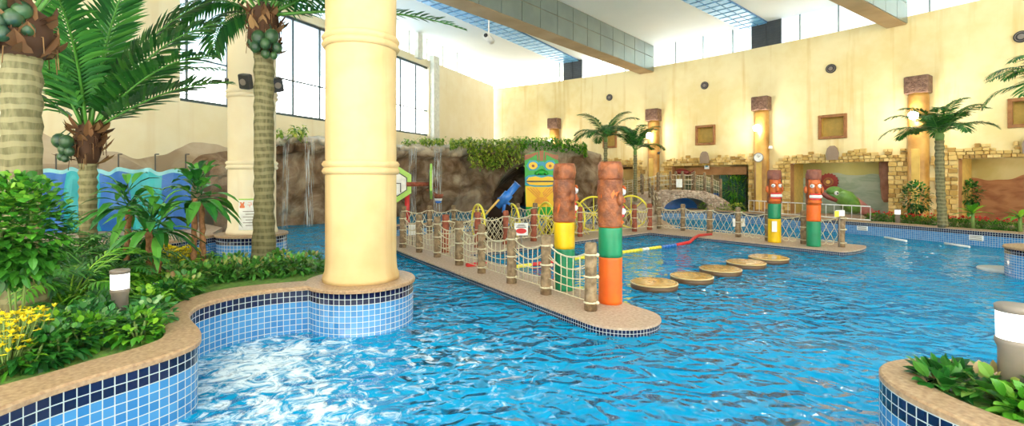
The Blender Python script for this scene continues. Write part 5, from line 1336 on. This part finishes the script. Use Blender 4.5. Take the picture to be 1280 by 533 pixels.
# cobbles on the front face
for k in range(260):
    px = rb.uniform(770, 912); z0_, z1_ = max(archz(px), .0), topz(px)
    z = rb.uniform(z0_+.05, z1_-.04); x = D(px, Zb).x; s_ = rb.uniform(.07, .15); b.sphere((x, Zb, z), (s_, .05, s_*.6), 8, 0, rb.random())
b.build('stone_arch', M['bridge'], t)
for yy, pl_ in ((Zb+.12, [779, 804, 823, 839, 854, 869, 882, 891, 902]), (Zb+1.55, [788, 812, 835, 858, 880, 897])):
    prev = None
    for px in pl_:
        x = D(px, Zb).x; z = topz(px); b = MB(); b.lathe([(.07, -.03), (.07, .5), (.065, .93), (.05, .97), (.01, .97)], (x, yy, z), 10, wob=.01); b.build('post', M['wood'], t)
        cur = Vector((x, yy, z))
        if prev:
            m_ = MB()
            for h_, s_ in ((.82, .06), (.55, .03), (.3, .0)): m_.tube([prev.lerp(cur, u/6)+Vector((0, 0, h_-4*s_*(u/6)*(1-u/6))) for u in range(7)], .014, 4)
            for j in range(1, 4): m_.tube([prev.lerp(cur, j/4)+Vector((0, 0, .78)), prev.lerp(cur, j/4)+Vector((0, 0, .05))], .010, 4)
            m_.build('rope_rail', M['rope'], t)
        prev = cur
b = MB(); p, q = D(822, 26.6), D(898, 26.6); b.box(((p.x+q.x)/2, 26.6, .55), (q.x-p.x, .2, 1.2)); struct(b, 'river_end_wall', M['blue'])
# stone ramp leading down from the bridge to the deck
t = thing('stone_ramp', Vector((5.0, 20.6, 0)), 'tan stone ramp with wooden posts descending left of the bridge', 'ramp')
b = MB(); rr = [(D(768, Zb).x, Zb-.02), (D(812, Zb).x, Zb-.02), (D(824, 20.5).x, 20.3), (D(782, 20.3).x, 20.0)]
tops = [.80, 1.20, .12, .10]
n0 = len(b.v); b.v += [Vector((x, y, 0)) for x, y in rr]+[Vector((x, y, z)) for (x, y), z in zip(rr, tops)]
b.v = b.v; 
for q in ((0, 1, 5, 4), (1, 2, 6, 5), (2, 3, 7, 6), (3, 0, 4, 7)): b.face([n0+i for i in q], 0, .4)
NR = 14
def rq(u, v): 
    a = Vector((*rr[0], tops[0])).lerp(Vector((*rr[3], tops[3])), v); c_ = Vector((*rr[1], tops[1])).lerp(Vector((*rr[2], tops[2])), v); return a.lerp(c_, u)
for i in range(8):
    for j in range(NR): b.quad(rq(i/8, j/NR), rq((i+1)/8, j/NR), rq((i+1)/8, (j+1)/NR), rq(i/8, (j+1)/NR), 0, rb.random())
for k in range(90):
    v = rb.random(); p = rq(1, v); z = rb.uniform(.03, max(.06, p.z-.03)); b.sphere((p.x, p.y-.02, z), (rb.uniform(.06, .12), .09, .05), 8, 0, rb.random())
b.build('stone_body', M['bridge'], t)
for u in (0.04, .96):
    prev = None
    for v in (.15, .45, .75, .98):
        p = rq(u, v); b = MB(); b.lathe([(.07, -.05), (.065, .9), (.05, .95), (.01, .95)], p, 10, wob=.01); b.build('post', M['wood'], t)
        if prev:
            m_ = MB()
            for h_ in (.8, .5, .25): m_.tube([prev.lerp(p, q/5)+Vector((0, 0, h_-.05*math.sin(PI*q/5))) for q in range(6)], .013, 4)
            m_.build('rope_rail', M['rope'], t)
        prev = p

# ---------------------------------------------------------------- things at the right wall
def onwall(px, z, r=RW): a = phi_at(px, r); return WP(a, z, r), a
# clock
a = phi_at(952, RW-.2); nrm = -Vector((math.sin(a), math.cos(a), 0)); p = WP(a, zat(198, 24), RW-.2)+nrm*.33
t = thing('wall_clock', p, 'round white clock on the brown wall column', 'clock')
b = MB(); b.tube([p-nrm*.02, p+nrm*.05], .22, 28); b.build('dial', M['white'], t)
b = MB(); ux = Vector((math.cos(a), -math.sin(a), 0)); b.tube([p+nrm*.05+ux*math.cos(q)*.22+Vector((0, 0, math.sin(q)*.22)) for q in [2*PI*k/28 for k in range(28)]], .02, 6, closed=True); b.build('bezel', M['bollard'], t)
b = MB(); b.tube([p+nrm*.06, p+nrm*.06+ux*.09+Vector((0, 0, .08))], .01, 5); b.tube([p+nrm*.06, p+nrm*.06+ux*-.03+Vector((0, 0, .16))], .008, 5); b.build('hands', M['black'], t)
for px, py, lb, mt in ((826, 190, 'black security camera on the wall right of the second wall column', 'black'), (966, 183, 'white security camera on the wall right of the clock column', 'white')):
    w, a = onwall(px, 0); p = WP(a, zat(py, w.y), RW-.02); nrm = -Vector((math.sin(a), math.cos(a), 0)); t = thing('security_camera', p, lb, 'camera')
    b = MB(); b.tube([p, p+nrm*.18+Vector((0, 0, -.02))], .02, 6); b.build('bracket', M['dark'], t); b = MB(); b.bbox(p+nrm*.26+Vector((0, 0, -.08)), (.14, .3, .14), .02, -a+.5); b.build('body', M[mt], t)
# ceiling camera
p = U(611, 45, 0); Zc_ = 19.0; p = D(611, Zc_, zat(46, Zc_)); t = thing('ceiling_camera', Vector((p.x, p.y, H3)), 'white camera hanging from the ceiling beside the blue roof strip', 'camera')
b = MB(); b.tube([(p.x, p.y, H3), (p.x, p.y, p.z)], .03, 8); b.build('rod', M['white'], t)
b = MB(); b.tube([p+Vector((-.1, -.25, -.02)), p+Vector((.1, .3, -.1))], .13, 14); b.build('body', M['white'], t)
b = MB(); b.tube([p+Vector((-.1, -.25, -.02)), p+Vector((-.11, -.28, -.015))], .08, 14); b.build('lens', M['black'], t)
# white railing before the flower disc opening
def railing(x0, x1, Z0, Z1, label):
    p, q = D(x0, Z0, .30), D(x1, Z1, .30); t = thing('railing', p, label, 'railing'); b = MB()
    for h in (.62, .12): b.tube([p+Vector((0, 0, h)), q+Vector((0, 0, h))], .022, 8)
    b.build('rail', M['white'], t); b = MB(); n = int((q-p).length/.3)
    for k in range(n+1): r0 = p.lerp(q, k/n); b.tube([r0+Vector((0, 0, .0 if k % 8 == 0 else .15)), r0+Vector((0, 0, .62))], .010, 5)
    b.build('balusters', M['white'], t)
railing(936, 985, 22.6, 20.6, 'low white railing below the clock column'); railing(985, 1088, 20.6, 17.6, 'low white railing before the flower disc and green dragon')
# flower disc
w, a = onwall(1036, 0, RW+1.45); p = WP(a, zat(227.5, w.y), RW+1.45); nrm = -Vector((math.sin(a), math.cos(a), 0)); ux = Vector((math.cos(a), -math.sin(a), 0))
t = thing('flower_disc', p, 'round dark red flower disc on the wall inside the opening', 'wall decoration')
b = MB(); b.plate([((.42 if k % 2 else .37)*math.cos(2*PI*k/36), (.42 if k % 2 else .37)*math.sin(2*PI*k/36)) for k in range(36)], p, ux, (0, 0, 1), .05)
b.v = b.v; b.build('petals', M['redpetal'] if 'redpetal' in M else simple('dark_red', (.28, .03, .025), .6), t)
b = MB(); b.plate(ell(0, 0, .21, .21), p+nrm*.05, ux, (0, 0, 1), .02); b.build('ring', M['nicheframe'], t)
b = MB(); b.plate(ell(0, 0, .15, .15), p+nrm*.07, ux, (0, 0, 1), .02); rg = b.build('inner_ring', M['t_hat'], t); b = MB(); b.plate(ell(0, 0, .09, .09), p+nrm*.09, ux, (0, 0, 1), .02); b.build('centre', M['inset'], t)
# green dragon slide figure
pz = lambda px, py, Z: D(px, Z, zat(py, Z))
pz = lambda px, py, Z: D(px, Z, zat(py-5, Z))
t = thing('dragon_figure', D(1050, 20.0, .31), 'green and pink dragon figure behind the white railing', 'play figure')
b = MB(); Zd = 20.0
b.tube([pz(1032, 252, Zd), pz(1038, 249, Zd), pz(1046, 249, Zd), pz(1056, 253, Zd), pz(1064, 262, Zd), pz(1072, 268, Zd)], [.06, .2, .3, .36, .36, .2], 12); b.sphere(pz(1042, 247, Zd)+Vector((0, -.05, .1)), (.32, .24, .2), 12); bd = b.build('body', simple('dragon_green', (.14, .30, .05), .4, (.08, .2, .04), 5), t)
pk = simple('dragon_pink', (.42, .17, .15), .5, (.30, .11, .10), 5)
b = MB(); b.tube([pz(1049, 246, Zd), pz(1060, 252, Zd), pz(1072, 262, Zd), pz(1086, 271, Zd), pz(1092, 274, Zd)], [.12, .22, .26, .22, .14], 10); b.build('back', pk, t)
b = MB(); b.tube([pz(1046, 256, Zd-.3), pz(1036, 252, Zd-.2), pz(1026, 246, Zd-.1), pz(1022, 242, Zd)], [.08, .10, .10, .06], 8); b.tube([pz(1035, 243, Zd), pz(1046, 242, Zd), pz(1058, 246, Zd)], [.05, .07, .04], 8); b.build('crest', simple('dragon_maroon', (.22, .05, .04), .5), t)
b = MB(); b.sphere(pz(1040, 247, Zd)+Vector((0, -.28, .02)), .09, 10); ey = b.build('eye', M['white'], t); b = MB(); b.sphere(pz(1040, 247, Zd)+Vector((-.01, -.36, .02)), .04, 8); b.build('pupil', M['black'], ey)
# hanging stone cluster in opening 3 and plant ball in opening 4
p = WP(phi_at(1108, RW+.7), 1.5, RW+.7); t = thing('hanging_rock', p, 'reddish hanging rock at the right side of the flower disc opening', 'rock'); b = MB(); b.lathe([(.04, -.55), (.12, -.4), (.18, .1), (.22, .6), (.26, 1.3)], p, 14, wob=.12, wsc=3); b.build('body', simple('red_rock', (.34, .16, .10), .8, (.22, .10, .06), 4, .6), t)
p = WP(phi_at(1213, RW+1.0), 1.5, RW+.8); leafy('dark_bush', Vector((p.x, p.y, .3)), 'dark round bush inside the desert mural opening', (.42, .3, .5), 300, .16, .09, 'leafd', 'shrub', zc=1.1)
# doorway interior behind bridge: glass doors, beam, red fish, small sign
w, a = onwall(905, 0, RW+1.2)
t = thing('glass_door', WP(phi_at(915, RW+1.1), .26, RW+1.1), 'dark green glass door in the opening behind the bridge', 'door')
b = MB(); g = MB(); am = phi_at(915, RW+1.1)
for q in (900, 911, 922, 932):
    aa_ = phi_at(q, RW+1.1); b.box(WP(aa_, 1.35, RW+1.1), (.07, .07, 2.18), -aa_)
p, q = WP(phi_at(900, RW+1.1), 2.42, RW+1.1), WP(phi_at(932, RW+1.1), 2.42, RW+1.1); b.box((p+q)/2, ((q-p).length, .08, .1), -am)
b.build('frame', M['frame'], t); g.box((p+q)/2-Vector((0, 0, 1.1)), ((q-p).length, .02, 2.1), -am); g.build('pane', simple('green_glass', (.04, .12, .09), .08, (.05, .16, .12), 2), t)
t = thing('lintel_beam', WP(phi_at(888, RW+.5), 2.3, RW+.5), 'brown wooden beam across the top of the opening behind the bridge', 'beam'); b = MB()
p, q = WP(phi_at(842, RW+.5), 2.36, RW+.5), WP(phi_at(934, RW+.5), 2.36, RW+.5); b.bbox((p+q)/2, ((q-p).length, .12, .42), .02, -phi_at(888)); b.build('board', M['jamb'], t)
p = WP(phi_at(853, RW+.3), 2.32, RW+.3); t = thing('red_fish', p, 'dark red fish shaped decoration in the opening behind the bridge', 'wall decoration'); b = MB(); b.sphere(p, (.42, .12, .17), 16, M=Matrix.Rotation(-phi_at(853), 3, 'Z')@Matrix.Rotation(R_(6), 3, 'Y')); b.plate([(0, 0), (.3, .16), (.26, 0), (.3, -.16)], p+Vector((.3, -.2, -.03)), (1, -.7, 0), (0, 0, 1), .04); b.build('body', simple('fish_red', (.30, .04, .03), .4), t)
p = WP(phi_at(881.5, RW-.1), zat(209.5, 27.2), RW+.1); t = thing('wall_sign', p, 'small white square sign under the keystone of the bridge opening', 'sign'); b = MB(); b.bbox(p, (.26, .04, .26), .01, -phi_at(881)); b.build('board', M['white'], t); b = MB(); b.box(p+Vector((-.02, -.03, .03)), (.14, .01, .08), -phi_at(881)); b.build('pictogram', M['tk_cyan'], t)
# far left opening: door frames
for px in (742, 757):
    p = WP(phi_at(px, RW+.9), 1.4, RW+.9); t = thing('door_post', Vector((p.x, p.y, .26)), 'brown door post inside the opening by the rock, %s' % ('left' if px == 742 else 'right'), 'post'); b = MB(); b.bbox(p, (.16, .1, 2.28), .01, -phi_at(px)); b.build('board', M['jamb'], t); b = MB(); b.bbox(p+Vector((-.02, -.08, .2)), (.04, .06, 1.0), .008, -phi_at(px)); b.build('handle', M['dark'], t)

# ---------------------------------------------------------------- plants of the far bed
nm = ['left of the small bollard', 'right of the small bollard', 'below the bushy shrub', 'left of the slender palm', 'right of the slender palm', 'left of the small banana plant', 'right of the small banana plant', 'before the mural, middle', 'before the mural, right', 'near the right edge', 'at the right edge']
for k in range(11):
    px = 1106+k*17.5; yy = 275.5+k*1.35; c = U(px, yy-.5, .38); c = Vector((c.x, c.y+.45, .30))
    flowers(c, 'low red flowering bedding plants '+nm[k], (.42, .30, .10), 12, 'rflower', 'leafm', .06, .28, 'flowers', 420, 'red bedding flowers on the far planter')
leafy('leafy_shrub', D(1145, 17.6, .30), 'bushy green shrub before the brown column in the far bed', (.42, .4, .62), 420, .16, .09, 'leafd', 'shrub', zc=.95)
def rosette(base, label, n, L, w, mat='leafb', seed=1, zt=.3):
    rnd = random.Random(seed); t = plant('banana_plant', base, label, 'plant', None); b = MB(); c = Vector(base); s_ = MB(); s_.tube([c-Vector((0, 0, .02)), c+Vector((0, 0, zt))], [.06, .04], 8); s_.build('stem', M['gstem'], t)
    for k in range(n): az = 2*PI*k/n+rnd.random()*.4; b.leaf(c+Vector((0, 0, zt-.02)), dirv(az, rnd.uniform(.2, 1.2)), (0, 0, 1), L*rnd.uniform(.8, 1.1), w, 0, rnd.random(), .4, 5)
    b.build('foliage', M[mat], t)
rosette(D(1216, 15.2, .30), 'small bright banana plant in the far bed before the mural', 12, .65, .18, seed=2, zt=.55)
rosette(D(1275, 14.3, .30), 'small bright leafy plant in the far bed at the right edge', 11, .55, .14, seed=3, zt=.5)
leafy('leafy_shrub', D(919, 25.2, .31), 'feathery green shrub right of the bridge before the glass door', (.6, .5, .85), 420, .28, .07, 'leafb', 'shrub', zc=1.15)
for px, Z, lb in ((885, 24.6, 'low yellow-green shrub at the foot of the bridge'), (903, 24.5, 'low yellow-green shrub right of the bridge foot'), (921, 23.6, 'low shrub left of the white railing'), (872, 25.9, 'low shrub seen beyond the bridge arch')):
    if px == 872: continue
    leafy('low_shrub', D(px, Z, .30), lb, (.5, .4, .25), 260, .13, .07, 'leafy', 'shrub', stem=False)
leafy('leafy_shrub', D(742, 26.5, .31), 'green shrub between the rock and the first opening', (.5, .4, .5), 300, .2, .08, 'leafb', 'shrub')
for (x0, y0, x1, y1), wh in (((1106, 297, 1133, 301.5), 'left'), ((1181, 304.5, 1212, 309), 'right')):
    p, q = U(x0, y0, -.09), U(x1, y1, -.09); b = MB(); b.tube([p, p.lerp(q, .5), q], .035, 8)
    o = b.build('floating_bar', M['white'], origin=p); tag(o, 'white floating bar before the far tiled wall, %s one' % wh, 'pool bar')
# wall grilles on the far wall
for px, py, lb in ((1075, 285, 'left'), (1227, 300, 'right')):
    c = U(px, py+6, -.12)+Vector((0, .5, 0))
    t = thing('wall_jet', Vector((c.x, c.y, .1)), 'small pale grille on the far tiled pool wall, %s one' % lb, 'grille')
    j = min(range(len(fp)), key=lambda q: abs(640+600*fp[q].x/fp[q].y-px)); q = fp[j]; q2 = fp[j+1]; yaw = math.atan2(q2.y-q.y, q2.x-q.x)
    c = Vector((q.x, q.y, .12)); t.location = c; WL[t.name] = c; n_ = Vector((-(q2-q).y, (q2-q).x, 0)).normalized(); n_ = n_ if n_.y < 0 else -n_
    b = MB(); b.bbox(c+n_*.02, (.34, .05, .16), .01, yaw); b.build('frame', M['white'], t)
    b = MB(); [b.box(c+n_*.05+Vector((0, 0, -.05+.05*k)), (.28, .012, .02), yaw) for k in range(3)]; b.build('slats', M['bollard'], t)
